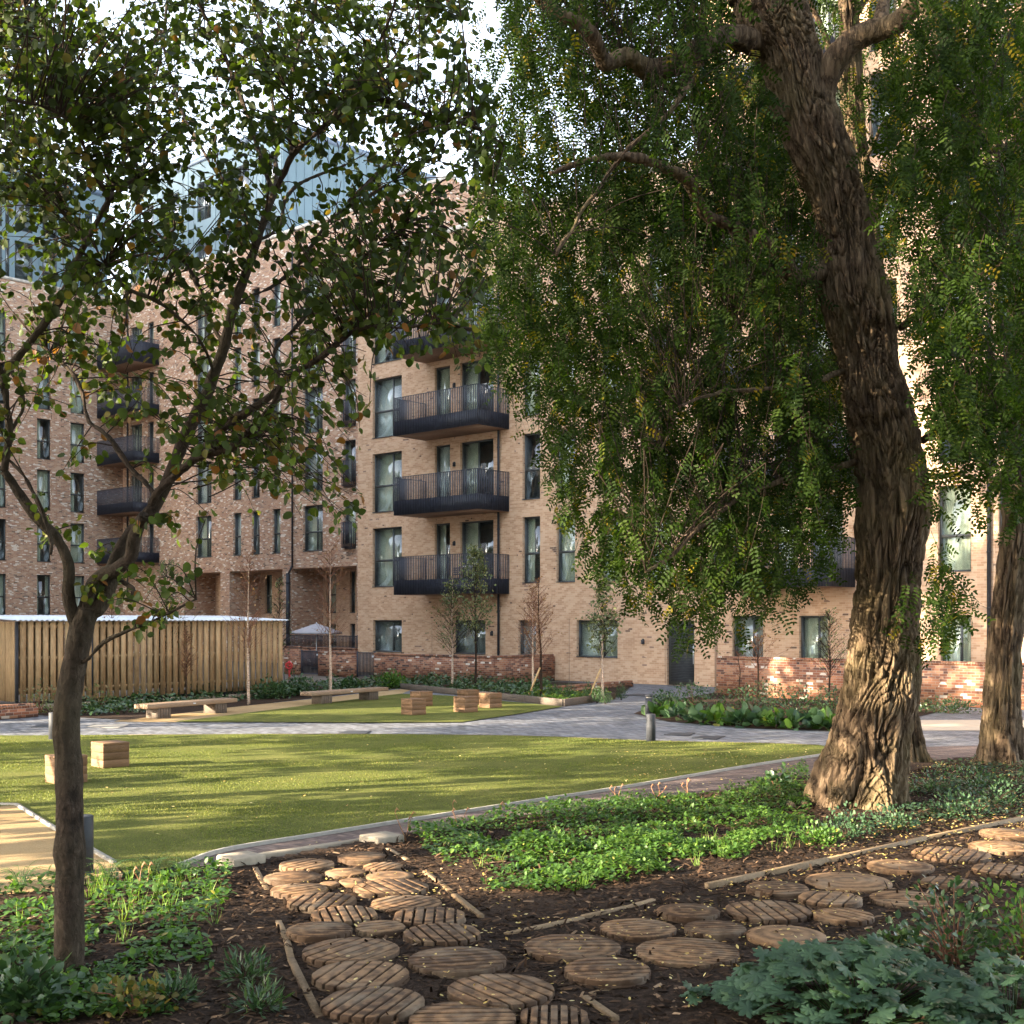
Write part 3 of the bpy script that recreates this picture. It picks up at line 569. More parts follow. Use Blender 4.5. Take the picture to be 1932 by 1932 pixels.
# manhole covers
def cover(pts, label, mat='metal', z=.004):
    V = np.array([gp(*p) for p in pts]); V[:, 2] = -.01; mb = MB(); c = V.mean(0)
    ar = sum(V[i - 1][0] * V[i][1] - V[i][0] * V[i - 1][1] for i in range(4)); V = V if ar > 0 else V[::-1]
    top = V + [0, 0, .013]; inn = c + (V - c) * .9; inn[:, 2] = .005
    mb.add(np.vstack([V, top, inn]), [(i, (i + 1) % 4, 4 + (i + 1) % 4, 4 + i) for i in range(4)] + [(4 + i, 4 + (i + 1) % 4, 8 + (i + 1) % 4, 8 + i) for i in range(4)] + [(8, 9, 10, 11)])
    o = mb.build('access_cover', M[mat]); tag(o, label, 'manhole cover', 'access covers in the paving')
cover([(58, 1372), (80, 1365.5), (99, 1366), (92, 1372)], 'dark metal access cover by the far left of the grey paving')
cover([(163, 1371), (185, 1367), (245, 1367), (222, 1373.5)], 'pale paving access cover between the slim trunk and the bench', 'kerb')
cover([(632, 1385), (655, 1378.5), (701, 1379), (690, 1385)], 'dark grated drain cover at the edge of the main lawn', 'metal')
cover([(1175, 1312), (1195, 1309), (1232, 1310), (1218, 1313.5)], 'small dark cover in the paving before the louvred door')
cover([(1252, 1386), (1270, 1382), (1312, 1383), (1300, 1388)], 'dark cover beside the stout bollard')
cover([(1305, 1392), (1325, 1388), (1368, 1389), (1352, 1395)], 'dark cover nearest the right part of the lawn edge')
# ---------------------------------------------------------------- garden walls, gates, terrace
WF = Frame(IN * (50.5 / 1.481), E1)
def gwall(name, label, fr, u0, u1, h, th=.22, ends=(), mat='redwall'):
    t = thing(name, label, 'garden wall', tuple(fr.pt((u0 + u1) / 2, 0)), 'red brick garden walls')
    m = MB(); fr.box(m, u0, u1, 0, h - .1, -th, 0); m.build('brickwork', M[mat], t)
    m = MB()
    for u in np.arange(u0 + .003, u1 - .07, .077): fr.box(m, u, u + .068, h - .1, h, -th - .004, .004)
    m.build('coping', M[mat], t); return t
gwall('garden_wall', 'red brick garden wall with sunlit patches behind the right bench', WF, WF.u(705), WF.u(927), 1.05)
_a = WF.pt(WF.u(927), 0, -.22)[:2]; RF = Frame(_a, IN)
gwall('garden_wall', 'side return of red brick garden wall running to the buff block', RF, 0.003, 3.45, 1.05)
gwall('garden_wall', 'short red brick wall between two black metal gates', WF, WF.u(600), WF.u(669), 1.05)
gwall('garden_wall', 'stub of red brick wall beside the red hydrant post', WF, WF.u(536), WF.u(564), 1.25)
RWF = Frame(IN * (50.1 / 1.481), E1)
gwall('garden_wall', 'long red brick garden wall behind the big tree trunk', RWF, RWF.u(1352), RWF.u(1932) + 5, 1.25)
TF = Frame(IN * (60 / 1.481), E1)
gwall('terrace_wall', 'low red brick terrace wall carrying a black railing', TF, TF.u(538), TF.u(672), 1.0)
def bars(fr, u0, u1, z0, z1, label, name='metal_gate', cat='gate', step=.09, group=None):
    t = thing(name, label, cat, tuple(fr.pt((u0 + u1) / 2, z0)), group)
    m = MB()
    for u in np.arange(u0 + .05, u1 - .03, step): fr.box(m, u - .011, u + .011, z0 + .06, z1 - .04, -.13, -.09)
    m.build('bar', M['rail'], t)
    m = MB(); fr.box(m, u0 + .01, u1 - .01, z1 - .04, z1, -.14, -.085); fr.box(m, u0 + .01, u1 - .01, z0 + .02, z0 + .06, -.14, -.085); fr.box(m, u0 + .006, u0 + .05, z0, z1 + .03, -.145, -.08); fr.box(m, u1 - .05, u1 - .006, z0, z1 + .03, -.145, -.08); m.build('gate_frame' if 'gate' in name else 'rail', M['rail'], t)
    if 'gate' in name: m = MB(); fr.box(m, u1 - .14, u1 - .05, .85, .93, -.085, -.05); m.build('latch', M['galv'], t)
bars(WF, WF.u(565), WF.u(599), .02, 1.06, 'black barred garden gate next to the red hydrant post', group='black garden gates')
bars(WF, WF.u(670), WF.u(704), .02, 1.06, 'black barred garden gate left of the long sunlit wall', group='black garden gates')
bars(TF, TF.u(538), TF.u(672), 1.0, 1.62, 'black metal railing on top of the terrace wall', 'terrace_railing', 'railing', .11)
# low planter wall and far left brick upstand
q = Frame(gp(1031, 1309)[:2], (gp(1195, 1295) - gp(1031, 1309))[:2] / np.linalg.norm((gp(1195, 1295) - gp(1031, 1309))[:2]))
gwall('planter_wall', 'low brick planter edge at the foot of the buff facade', q, 0, np.linalg.norm((gp(1195, 1295) - gp(1031, 1309))[:2]), .22, .2)
q = Frame(gp(-60, 1362)[:2], (gp(72, 1352) - gp(-60, 1362))[:2] / np.linalg.norm((gp(72, 1352) - gp(-60, 1362))[:2]))
gwall('planter_wall', 'low brick upstand at the near corner of the timber store', q, 0, np.linalg.norm((gp(72, 1352) - gp(-60, 1362))[:2]), .34, .22)
def sleeper(pts, h, label):
    P = [gp(*p)[:2] for p in pts]; t = thing('sleeper_edging', label, 'timber edging', (*P[1], 0))
    for a, b in zip(P, P[1:]):
        d = b - a; L = np.linalg.norm(d); n = max(1, round(L / 2.2))
        for i in range(n):
            m = MB(); c = a + d * (i + .5) / n; m.cbox([*c, -.01], L / n - .012, .09, h + .01, math.atan2(d[1], d[0]), .008, tint=random.uniform(-.3, .3)); m.build('plank', M['oldwood'], t)
sleeper([(757, 1299.5), (1063, 1332), (1159, 1318.5)], .19, 'grey timber sleeper edging round the bed beside the small lawn')
# ---------------------------------------------------------------- timber bike store
S0 = np.array([-13.2, 33.2]); SF = Frame(S0, IN); SL = 8.75          # long face
EF = Frame(S0 + np.array([-.7374, .6753]) * 3.2, np.array([.7374, -.6753]))
st = thing('bike_store', 'slatted timber bike store with corrugated white roof', 'bike store', (*(S0 + IN * SL / 2), 0))
def slats(fr, L, name, step, wd, seedless=0):
    m = MB()
    for u in np.arange(.1, L - wd, step): fr.box(m, u, u + wd + random.uniform(-.004, .004), .2 + random.uniform(0, .02), 2.36, -.03, 0, tint=random.uniform(-.45, .45))
    m.build(name, M['shedwood'], st)
slats(SF, SL, 'slat_panel', .212, .152); slats(EF, 3.2, 'slat_panel', .118, .104)
BF = Frame(S0 + np.array([-.7374, .6753]) * 3.2, IN); slats(BF, SL, 'slat_panel', .212, .165)
for u in (.03, 2.2, 4.4, 6.6, SL - .05):
    for fr in (SF, BF): m = MB(); fr.box(m, u - .035, u + .035, 0, 2.36, -.11, -.032); m.build('post', M['metal'], st)
m = MB()
for z in (.5, 1.35, 2.2): SF.box(m, .07, SL, z, z + .07, -.08, -.033); 
m.build('rail', M['shedwood'], st)
m = MB(); n = int((SL + .3) / .038)
for i in range(n + 1):
    pass
us = np.linspace(-.15, SL + .15, n + 1); V = []
for i, u in enumerate(us):
    z = 2.40 + .018 * math.sin(i * math.pi / 2); V += [SF.pt(u, z, .12), SF.pt(u, z + .14, -3.35), SF.pt(u, z - .012, .12), SF.pt(u, z + .128, -3.35)]
m.add(V, [(i * 4, i * 4 + 4, i * 4 + 5, i * 4 + 1) for i in range(n)] + [(i * 4 + 2, i * 4 + 3, i * 4 + 7, i * 4 + 6) for i in range(n)] + [(i * 4, i * 4 + 2, i * 4 + 6, i * 4 + 4) for i in range(n)])
m.build('roof', M['galv'], st, smooth=True)
m = MB(); SF.box(m, 0, SL, 0, .12, -.2, -.05); m.build('plinth', M['concrete'], st)
# parasol, hydrant, steel post
p = wp(597, 1180, 61.0); t = thing('parasol', 'pale grey open parasol on the terrace behind the railing', 'parasol', (p[0], 61, .0))
m = MB(); th = np.arange(8) * math.pi / 4 + .2; V = [(p[0], 61, 2.25)] + [(p[0] + 1.25 * math.cos(a), 61 + 1.25 * math.sin(a), 1.82) for a in th] + [(p[0] + 1.25 * math.cos(a), 61 + 1.25 * math.sin(a), 1.72) for a in th] + [(p[0], 61, 2.2)]
m.add(V, [(0, 1 + i, 1 + (i + 1) % 8) for i in range(8)] + [(1 + i, 9 + i, 9 + (i + 1) % 8, 1 + (i + 1) % 8) for i in range(8)] + [(17, 9 + (i + 1) % 8, 9 + i) for i in range(8)]); m.build('canopy', M['canvas'], t)
m = MB(); m.tube([(p[0], 61, 0), (p[0], 61, 2.3)], .025, 8); m.build('pole', M['galv'], t)
m = MB(); m.lathe((p[0], 61, 0), [(.28, 0), (.28, .05), (.05, .09)], 16); m.build('base', M['metal'], t)
p = gp(546, 1297); t = thing('hose_reel_post', 'red hose reel post beside the timber store', 'hose reel', tuple(p))
m = MB(); m.cbox(p, .07, .07, .95, .3, .008); m.build('post', M['redpaint'], t)
m = MB(); V = np.array([[math.cos(a), 0, math.sin(a)] for a in np.linspace(0, 2 * math.pi, 25)]) * .11 + p + [0, -.09, .78]; m.tube(V, .03, 8, cap=False); m.tube([p + [-.1, -.09, .78], p + [.1, -.09, .78]], .014, 6); m.tube([p + [0, -.09, .69], p + [0, -.09, .88]], .014, 6); m.tube([p + [0, -.12, .78], p + [0, 0, .78]], .03, 8); m.build('reel', M['redpaint'], t)
m = MB(); m.tube(cr([p + [.15, -.1, .65], p + [.2, -.1, .3], p + [.1, -.12, .06], p + [-.12, -.12, .1], p + [-.18, -.1, .5]]), .016, 6); m.build('hose', M['metal'], t)
p = gp(1351, 1308); o = MB(); o.cbox(p, .08, .08, 2.05, .6, .01); tag(o.build('steel_post', M['soffit']), 'rust brown slim post standing at the end of the long garden wall', 'post')
# ---------------------------------------------------------------- stepping discs
def disc(cx, cy, w, ang, plain, label, gap=.085, tilt=0):
    p = gp(cx, cy, .06); Y = p[1]; r = w * Y / F / 2; x, y = p[:2]; z0 = bedz(x, y) - .006
    mb = MB(); h = .05; n = 56; sd = random.random() * 50
    def rad(a): return r * (1 + .03 * noise.noise((math.cos(a) * 1.2 + sd, math.sin(a) * 1.2, 1)) + .01 * noise.noise((math.cos(a) * 6 + sd, math.sin(a) * 6, 4)))
    th = np.arange(n) * 2 * math.pi / n; R = np.array([rad(a) for a in th]); prof = [(1.0, 0), (1.01, h - .02), (.985, h - .008)] if plain else [(1.0, 0), (1.0, h - .036)]
    V = []
    for k, z in prof: V += [(x + R[i] * k * math.cos(th[i]), y + R[i] * k * math.sin(th[i]), z0 + z) for i in range(n)]
    m = len(prof); Fs = [(k * n + i, k * n + (i + 1) % n, (k + 1) * n + (i + 1) % n, (k + 1) * n + i) for k in range(m - 1) for i in range(n)]
    if plain:
        for k in (.7, .35):
            V += [(x + R[i] * k * math.cos(th[i]), y + R[i] * k * math.sin(th[i]), z0 + h - .002 + .003 * noise.noise((i * .5, k * 5, sd))) for i in range(n)]; m += 1
            Fs += [((m - 2) * n + i, (m - 2) * n + (i + 1) % n, (m - 1) * n + (i + 1) % n, (m - 1) * n + i) for i in range(n)]
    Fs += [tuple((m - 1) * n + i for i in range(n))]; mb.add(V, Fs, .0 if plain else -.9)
    if not plain:                                    # the sawn strips between the grip slots
        ca, sa = math.cos(ang), math.sin(ang); nb = max(3, int(round(2 * r / gap))); edges = np.linspace(-r * .985, r * .985, nb + 1); g = .0085
        for e0, e1 in zip(edges, edges[1:]):
            a0, a1 = e0 + g, e1 - g; qs = np.linspace(a0, a1, 6); rr = []
            for v in qs:
                hl = math.sqrt(max(1e-6, (r * .995) ** 2 - v * v)); rr.append(hl)
            dz = random.uniform(-.002, .002); tn = random.uniform(-.15, .15)
            def jr(hl, v, s): a = math.atan2(v, s * hl) + ang; return s * hl * rad(a) / r
            out = [(jr(hl, v, 1), v) for hl, v in zip(rr, qs)] + [(jr(hl, v, -1), v) for hl, v in zip(rr[::-1], qs[::-1])]
            k = len(out); cxm = np.mean([o[0] for o in out]); 
            lower = [(x + u * ca - v * sa, y + u * sa + v * ca, z0 + h - .04) for u, v in out]
            mid = [(a, b, z0 + h - .006 + dz) for a, b, _ in lower]
            tp = []
            for u, v in out:
                u2 = u * (1 - .008 / max(abs(u), .02)); v2 = min(max(v, a0 + .004), a1 - .004); tp.append((x + u2 * ca - v2 * sa, y + u2 * sa + v2 * ca, z0 + h + dz))
            mb.add(lower + mid + tp, [(i, (i + 1) % k, k + (i + 1) % k, k + i) for i in range(k)] + [(k + i, k + (i + 1) % k, 2 * k + (i + 1) % k, 2 * k + i) for i in range(k)] + [tuple(2 * k + i for i in range(k))], tn); mb.A[-1][:k] = -1.3; mb.A[-1][k:2 * k] = -.8       # slots darkened by tint: painted shade along with packed soil
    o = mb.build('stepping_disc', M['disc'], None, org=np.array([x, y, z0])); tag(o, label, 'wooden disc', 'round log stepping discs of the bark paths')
D5 = lambda x, y, w: (424 + .3902 * x, 1413.6 + .3902 * y, .3902 * w)
D6 = lambda x, y, w: (1178 + .3902 * x, 1413.6 + .3902 * y, .3902 * w)
r_ = math.radians
DISCS = [
 (D5(397, 558, 265), 55, 0, 'slotted log disc nearest the left block of the stone kerb'),
 (D5(663, 527, 235), 8, 0, 'closely slotted log disc below the right block of the stone kerb'),
 (D5(330, 622, 278), 3, 0, 'log disc with fine level slots at the left end of the topmost rows'),
 (D5(583, 595, 195), 4, 0, 'small finely slotted log disc in the middle of the second row'),
 (D5(767, 568, 195), 65, 0, 'small log disc with slanted slots beside the right edging board top'),
 (D5(800, 608, 230), 0, 1, 'smooth unslotted log disc near the kerb, pale in the sun'),
 (D5(618, 642, 130), 0, 1, 'small smooth log disc squeezed among larger sunlit ones'),
 (D5(508, 650, 100), 0, 1, 'smallest smooth log disc, half buried in bark, of the sunlit group'),
 (D5(360, 685, 275), 40, 0, 'sunlit log disc with slanting slots at the left edging board'),
 (D5(803, 670, 365), -60, 0, 'widest log disc of the sunlit group, against the right board'),
 (D5(470, 740, 335), 82, 0, 'sunlit log disc with near upright wide slots, on the left'),
 (D5(878, 742, 345), 52, 0, 'sunlit log disc with slanting slots just inside the right board end'),
 (D5(577, 805, 325), 105, 0, 'log disc with steep slots on the border of sun and shade'),
 (D5(990, 810, 355), 92, 0, 'log disc with upright slots where the right edging board ends'),
 (D5(458, 887, 320), 3, 0, 'shaded log disc with fine level slots beside the left board'),
 (D5(752, 870, 245), 25, 0, 'small shaded log disc with shallow slanted slots, between two wider ones'),
 (D5(1050, 902, 375), -70, 0, 'shaded log disc with steep slots left of where the two paths meet'),
 (D5(610, 982, 470), 58, 0, 'big log disc with few diagonal slots, left side of the near path'),
 (D5(1125, 1033, 475), 12, 0, 'big pale streaked log disc in the centre of the path fork'),
 (D5(657, 1100, 470), 75, 0, 'big log disc with steep diagonal slots, second nearest on the left'),
 (D5(1335, 1172, 520), -55, 0, 'biggest log disc with backward slanting slots near the bottom edge'),
 (D5(715, 1237, 505), 72, 0, 'nearest log disc on the left with steep slots and pale centre'),
 (D5(1150, 1300, 520), 3, 0, 'log disc with level slots cut off by the bottom of the picture'),
 (D5(1593, 1290, 345), 88, 0, 'log disc with close upright slots at the bottom edge'),
 (D5(1680, 960, 470), 2, 0, 'wide pale log disc with level slots, first along the right path'),
 ((1146, 1838, 164), 8, 0, 'log disc with slightly slanted slots below the pale wide one'),
 ((1204, 1752, 145), 15, 0, 'log disc with shallow slots against the long edging board'),
 (D6(310, 795, 305), 5, 0, 'pale finely slotted log disc close to the long edging board'),
 (D6(438, 874, 298), 8, 0, 'small pale log disc with close level slots in the middle of the right path'),
 (D6(305, 988, 495), -15, 0, 'large grey log disc with thin slots beside the geranium'),
 (D6(740, 680, 300), 12, 0, 'darker slotted log disc by the bend of the long edging board'),
 (D6(695, 789, 415), 97, 0, 'log disc with few wide upright slots, centre of right path'),
 (D6(995, 732, 305), 62, 0, 'log disc with dark diagonal slots overlapping its wide slotted neighbour'),
 (D6(1082, 640, 408), 0, 1, 'big smooth log disc with visible growth rings by the edging board'),
 (D6(782, 907, 378), 0, 1, 'smooth brown log disc just above the geranium leaves'),
 (D6(1060, 817, 288), -55, 0, 'slanted slot log disc partly behind the dark little shrub'),
 (D6(1335, 567, 315), 0, 1, 'smooth warm brown log disc along the upper right path'),
 (D6(1580, 512, 370), 60, 0, 'log disc with bold diagonal slots in late light, upper right path'),
 (D6(1830, 472, 315), -60, 0, 'log disc with dark slots at the right border of the picture'),
 (D6(1570, 652, 268), 60, 0, 'diagonal slot log disc partly covered by the rose bush'),
 (D6(1370, 728, 365), 5, 0, 'level slot log disc behind the twigs of the rose bush'),
 (D6(1830, 592, 290), 60, 0, 'log disc mostly hidden by the rose bush at the right border'),
 (D6(1860, 408, 280), 10, 0, 'faintest log disc at the far right end of the path'),
]
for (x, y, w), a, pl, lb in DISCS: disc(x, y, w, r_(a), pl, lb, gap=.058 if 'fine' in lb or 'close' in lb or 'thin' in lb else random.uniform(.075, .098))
def board(pts, label, h=.05):
    P = [gp(*p)[:2] for p in pts]; mb = MB()
    for a, b in zip(P, P[1:]): d = b - a; mb.cbox([*(a + b) / 2, -.03], np.linalg.norm(d) + .012, .05, h + .03 + random.uniform(-.006, .006), math.atan2(d[1], d[0]), .003, tint=random.uniform(-.3, .3))
    tag(mb.build('edging_board', M['edge']), label, 'edging board', 'timber edging boards of the bark paths')
board([(481, 1644), (504, 1687)], 'short edging board at the top left of the disc path')
board([(525, 1749), (541, 1784), (549, 1819)], 'mossy edging board half way down the left of the disc path')
board([(549, 1820), (604, 1934)], 'edging board at bottom left running out of the picture')
board([(732, 1609), (768, 1629)], 'short edging board end beside the right kerb block')
board([(802, 1652), (847, 1687)], 'pale edging board in the sun right of the discs')
board([(857, 1698), (908, 1739)], 'edging board end pointing to where the paths meet')
board([(955, 1771), (1100, 1739), (1178, 1722), (1233, 1706)], 'edging board starting the long line of the right path')
board([(1334, 1684), (1440, 1661), (1560, 1634), (1748, 1591), (1932, 1552)], 'longest edging board curving along the right path', .08)
board([(1103, 1892), (1161, 1932)], 'short board laid down toward the bottom edge')
board([(1116, 1887), (1210, 1860)], 'board meeting another at a corner beneath the geranium')
# stone threshold
t = thing('stone_threshold', 'pale cast stone kerb with raised block ends at the path head', 'stone kerb', tuple(gp(575, 1605)))
a, b = gp(470, 1621)[:2], gp(690, 1588)[:2]; d = b - a; ang = math.atan2(d[1], d[0])
m = MB(); m.cbox([*(a + b) / 2, -.05], np.linalg.norm(d), .10, .09, ang, .008); m.build('kerb_bar', M['concrete'], t)
for px in ((455, 1634), (720, 1594)):
    m = MB(); c = gp(*px)[:2]; m.cbox([*c, -.05], .36, .34, .16, ang, .014); m.build('end_block', M['concrete'], t)
p = gp(1505, 1530)
for i, (dx, dy) in enumerate(((-.08, 0), (.1, .02))):
    m = MB(); m.tube([p + [dx, dy - .02, .055], p + [dx + .02, dy + .16, .065]], [.055, .05], 14); tag(m.build('cut_log', M['edge']), 'small sawn log with pale end by the big trunk' + (', the left one' if i == 0 else ', the one against the bark'), 'log', 'sawn logs at the foot of the big tree')

# furniture on the lowest balcony
def bal_pt(px, back): u = TAN.u(px, back); p = TAN.pt(u, 3.70, back); return p
def chair(px, back, ang, label):
    p = bal_pt(px, back); t = thing('balcony_chair', label, 'chair', tuple(p), 'folding chairs on the lowest balcony'); ca, sa = math.cos(ang), math.sin(ang); ex, ey = np.array([ca, sa, 0]), np.array([-sa, ca, 0])
    m = MB(); m.cbox(p + [0, 0, .44], .40, .40, .03, ang, .005); m.build('seat', M['rail'], t)
    m = MB()
    for k in range(4): m.cbox(p + ey * .2 + [0, 0, .60 + k * .085], .40, .02, .05, ang)
    m.build('backrest', M['rail'], t)
    for sx in (-1, 1):
        for sy in (-1, 1): m = MB(); q = p + ex * sx * .185 + ey * sy * .185; m.tube([q, q + [0, 0, .44 if sy < 0 else .95]], .014, 6); m.build('leg', M['rail'], t)
chair(905, .75, .9, 'dark slatted chair at the right end of the lowest balcony'); chair(868, .7, 2.4, 'dark slatted chair left of the table on the lowest balcony')
p = bal_pt(887, .8); t = thing('balcony_table', 'small pale round table between two chairs on the lowest balcony', 'table', tuple(p))
m = MB(); m.lathe(p + [0, 0, .92], [(.34, 0), (.35, .012), (.34, .025)], 28); m.build('tabletop', M['white'], t)
m = MB(); m.tube([p, p + [0, 0, .92]], .025, 8); m.lathe(p, [(.2, 0), (.2, .02), (.03, .04)], 16); m.build('stand', M['galv'], t)
# ================================================================ trees
def polyline(pts):                                   # [(px, py, Y, radius px)] -> world points and radii
    P = np.array([wp(x, y, Y) for x, y, Y, r in pts]); R = np.array([r * Y / F for x, y, Y, r in pts]); return P, R
def limb(mb, pts, n=12, sub=5, cap=True, wob=0.0):
    P, R = polyline(pts); Q = cr(np.hstack([P, R[:, None]]), sub); 
    if wob: Q[:, :3] += np.array([[noise.noise((q[0] * 2 + 9, q[1] * 2, q[2] * 2)), noise.noise((q[0] * 2, q[1] * 2 + 5, q[2] * 2)), noise.noise((q[0] * 2, q[1] * 2, q[2] * 2 + 7))] for q in Q]) * wob
    mb.tube(Q[:, :3], np.maximum(Q[:, 3], .003), n, cap); return Q
def barky(o, amp, freq, seed=0, twist=1.0):
    """push the bark of a limb mesh in and out along its normals: ridges run along the limb"""
    me = o.data; n = len(me.vertices); co = np.empty(n * 3, np.float32); me.vertices.foreach_get('co', co); co = co.reshape(-1, 3)
    nr = np.empty(n * 3, np.float32); me.vertices.foreach_get('normal', nr); nr = nr.reshape(-1, 3); t = np.zeros(n, np.float32)
    for i in range(n):
        p = co[i]; v = 1 - 2 * abs(noise.noise((p[0] * freq + seed, p[1] * freq, p[2] * freq * .28))); w = noise.noise((p[0] * 2.2, p[1] * 2.2 + seed, p[2] * 1.5))
        k = amp * (v * .8 + w * .9); co[i] += nr[i] * k; t[i] = .12 * v
    me.vertices.foreach_set('co', co.ravel()); me.attributes['tint'].data.foreach_set('value', t); me.update()
class Nodes:                                         # skeleton points that twigs may start from
    def __init__(s): s.p = []
    def add(s, Q, skip=0): s.p.append(np.asarray(Q)[skip:, :3])
    def near(s, e, bias=.35):
        if isinstance(s.p, list): s.p = np.concatenate(s.p)
        d = np.linalg.norm(s.p - e, axis=1) + bias * np.maximum(0, s.p[:, 2] - e[2] - .1) ; return s.p[d.argmin()]
# ---------------------------------------------------------------- slim rounded-leaf tree in the foreground
SY = 8.4
tA = thing('slim_tree', 'slim dark barked tree with forking stems and rounded leaves, front left', 'tree', tuple(gp(128, 1840)))
nA = Nodes(); mb = MB()
def sk(pts, y0, y1, r0, r1):                         # helper: depth and radius run linearly
    n = len(pts); return [(x, y, y0 + (y1 - y0) * i / (n - 1), (r0 + (r1 - r0) * i / (n - 1)) * (.88 if y0 < 10 else 1)) for i, (x, y) in enumerate(pts)]
trunk = [(124, 1862, SY, 36), (127, 1835, SY, 30), (131, 1790, SY, 26), (131, 1700, SY, 25.5), (133, 1640, SY, 25), (131, 1600, SY, 29), (132, 1560, SY, 24.5), (131, 1500, SY, 24.5), (130, 1440, SY, 23.5), (126, 1400, SY, 22), (126, 1350, SY, 23), (134, 1290, SY, 22), (145, 1235, SY, 21), (154, 1185, SY, 21), (166, 1150, SY, 19)]
nA_main = limb(mb, trunk, 48, 24)
segs = [
 sk([(150, 1190), (137, 1155), (129, 1115), (128, 1064), (109, 1017), (68, 973), (34, 925), (10, 890)], SY, 8.2, 13, 8),
 sk([(10, 890), (17, 850), (20, 813), (14, 761), (9, 712), (34, 676), (68, 635), (102, 584), (137, 522), (154, 478), (184, 417), (205, 379)], 8.2, 8.0, 8, 5.5),
 sk([(205, 379), (235, 350), (263, 331), (240, 285), (218, 240), (195, 205), (165, 180), (143, 160), (110, 110), (70, 60), (40, 0), (0, -120)], 8.0, 8.8, 5, 1.5),
 sk([(205, 379), (198, 362), (178, 330), (164, 300), (140, 245), (102, 212), (60, 195), (0, 181), (-90, 150)], 8.0, 7.2, 4, 1.4),
 sk([(9, 712), (-20, 660), (-60, 600), (-110, 500), (-140, 380), (-180, 200)], 8.1, 7.4, 5, 2),
 sk([(31, 802), (44, 772), (41, 735), (22, 700)], 8.2, 8.3, 4, 3), sk([(20, 820), (31, 802)], 8.2, 8.2, 4, 4),
 sk([(160, 1160), (172, 1110), (195, 1085), (219, 1076), (246, 1052), (252, 1024), (262, 995), (274, 975)], SY, 8.1, 14, 11),
 sk([(166, 1152), (184, 1147), (203, 1105), (219, 1058), (239, 1022), (268, 982), (297, 942), (328, 878), (359, 806), (382, 761), (403, 703), (423, 652), (440, 584), (461, 526), (481, 471), (489, 448), (502, 403), (516, 362)], SY, 8.6, 17, 7),
 sk([(516, 362), (495, 307), (475, 246), (454, 181), (430, 120), (403, 55), (376, 10), (340, -80), (320, -200)], 8.6, 9.4, 5, 1.5),
 sk([(516, 362), (536, 324), (553, 294), (585, 262), (615, 239), (660, 178), (700, 110), (740, 20), (760, -100)], 8.6, 8.0, 5.5, 1.6),
 sk([(551, 296), (548, 239), (549, 190), (551, 154), (563, 85), (591, 34), (600, -60)], 8.55, 9.0, 4, 1.5),
 sk([(600, 250), (640, 215), (664, 201), (702, 188), (746, 195), (804, 218), (860, 230), (900, 242), (950, 275)], 8.3, 7.6, 4.5, 1.5),
 sk([(286, 950), (300, 927), (341, 888), (376, 860), (444, 840), (478, 809), (512, 768), (533, 727), (563, 703), (608, 676), (640, 648), (681, 621), (720, 616), (770, 618), (825, 612), (890, 625)], 8.3, 7.4, 9, 2),
 sk([(374, 862), (403, 830), (420, 806), (450, 788), (478, 771), (510, 748), (530, 728)], 8.2, 8.0, 10, 6),
 sk([(527, 735), (524, 700), (519, 669), (530, 645), (546, 632), (585, 590), (640, 540), (700, 470), (760, 420)], 8.0, 8.6, 5, 1.6),
 sk([(290, 932), (270, 908), (253, 891), (212, 833), (190, 812), (167, 795), (157, 755), (148, 728), (137, 707), (120, 690), (90, 670)], 8.4, 9.0, 5, 1.8),
 sk([(146, 1250), (164, 1246), (191, 1218), (215, 1203), (273, 1178), (310, 1160), (370, 1130)], SY, 8.0, 4, 1.2),
 sk([(212, 1080), (230, 1100), (250, 1115), (240, 1135)], SY, 8.2, 4, 2),
 sk([(440, 584), (470, 560), (510, 540), (560, 500), (620, 420), (680, 380), (740, 340)], 8.55, 9.3, 4, 1.4),
 sk([(423, 652), (400, 610), (380, 560), (350, 500), (300, 440), (270, 400), (250, 330)], 8.6, 9.3, 4, 1.4),
 sk([(403, 703), (385, 660), (360, 620), (300, 570), (240, 545), (200, 500)], 8.5, 7.7, 3.5, 1.4),
 sk([(137, 522), (180, 505), (230, 490), (290, 470), (330, 430)], 8.1, 8.8, 3, 1.2),
 sk([(488, 452), (510, 440), (530, 415), (535, 380), (560, 350), (600, 330), (650, 310)], 8.6, 9.2, 4, 1.4),
 sk([(516, 362), (522, 300), (520, 250), (500, 100), (470, -60), (450, -200)], 8.6, 12.6, 4, 1), sk([(205, 379), (225, 320), (260, 260), (300, 120), (320, -40), (330, -150)], 8.0, 12.2, 3.5, 1),
 sk([(600, 250), (640, 210), (680, 180), (760, 90), (830, 0)], 8.3, 12.2, 3.5, 1), sk([(489, 448), (440, 380), (380, 280), (340, 200), (300, 60)], 8.6, 12, 3.5, 1), sk([(160, 470), (120, 380), (80, 250), (40, 120), (20, 0)], 8.1, 12, 3, 1), sk([(660, 380), (740, 300), (800, 240), (880, 150)], 9.0, 12, 2.5, 1),
 sk([(20, 870), (50, 900), (80, 960), (95, 1020), (94, 1045)], 8.2, 8.0, 3, 1.2),
]
for i, s_ in enumerate(segs):
    Q = limb(mb, s_, 12 if s_[0][3] > 7 else 8, 6, wob=.015); nA.add(Q, 0 if i > 0 else 20)
o = mb.build('trunk', M['bark2'], tA, smooth=True, uv=False); barky(o, .009, 22, 3)
def region(boxes, Y0, spread, fr=None):
    E = []
    for b in boxes:
        n = b[4]; x = rng.uniform(b[0], b[1], n); y = rng.uniform(b[2], b[3], n); yy = b[5] if len(b) > 5 else Y0; sp = b[6] if len(b) > 6 else spread
        E.append(np.stack([x, y, yy + rng.uniform(-sp, sp, n)], 1))
    return np.concatenate(E)
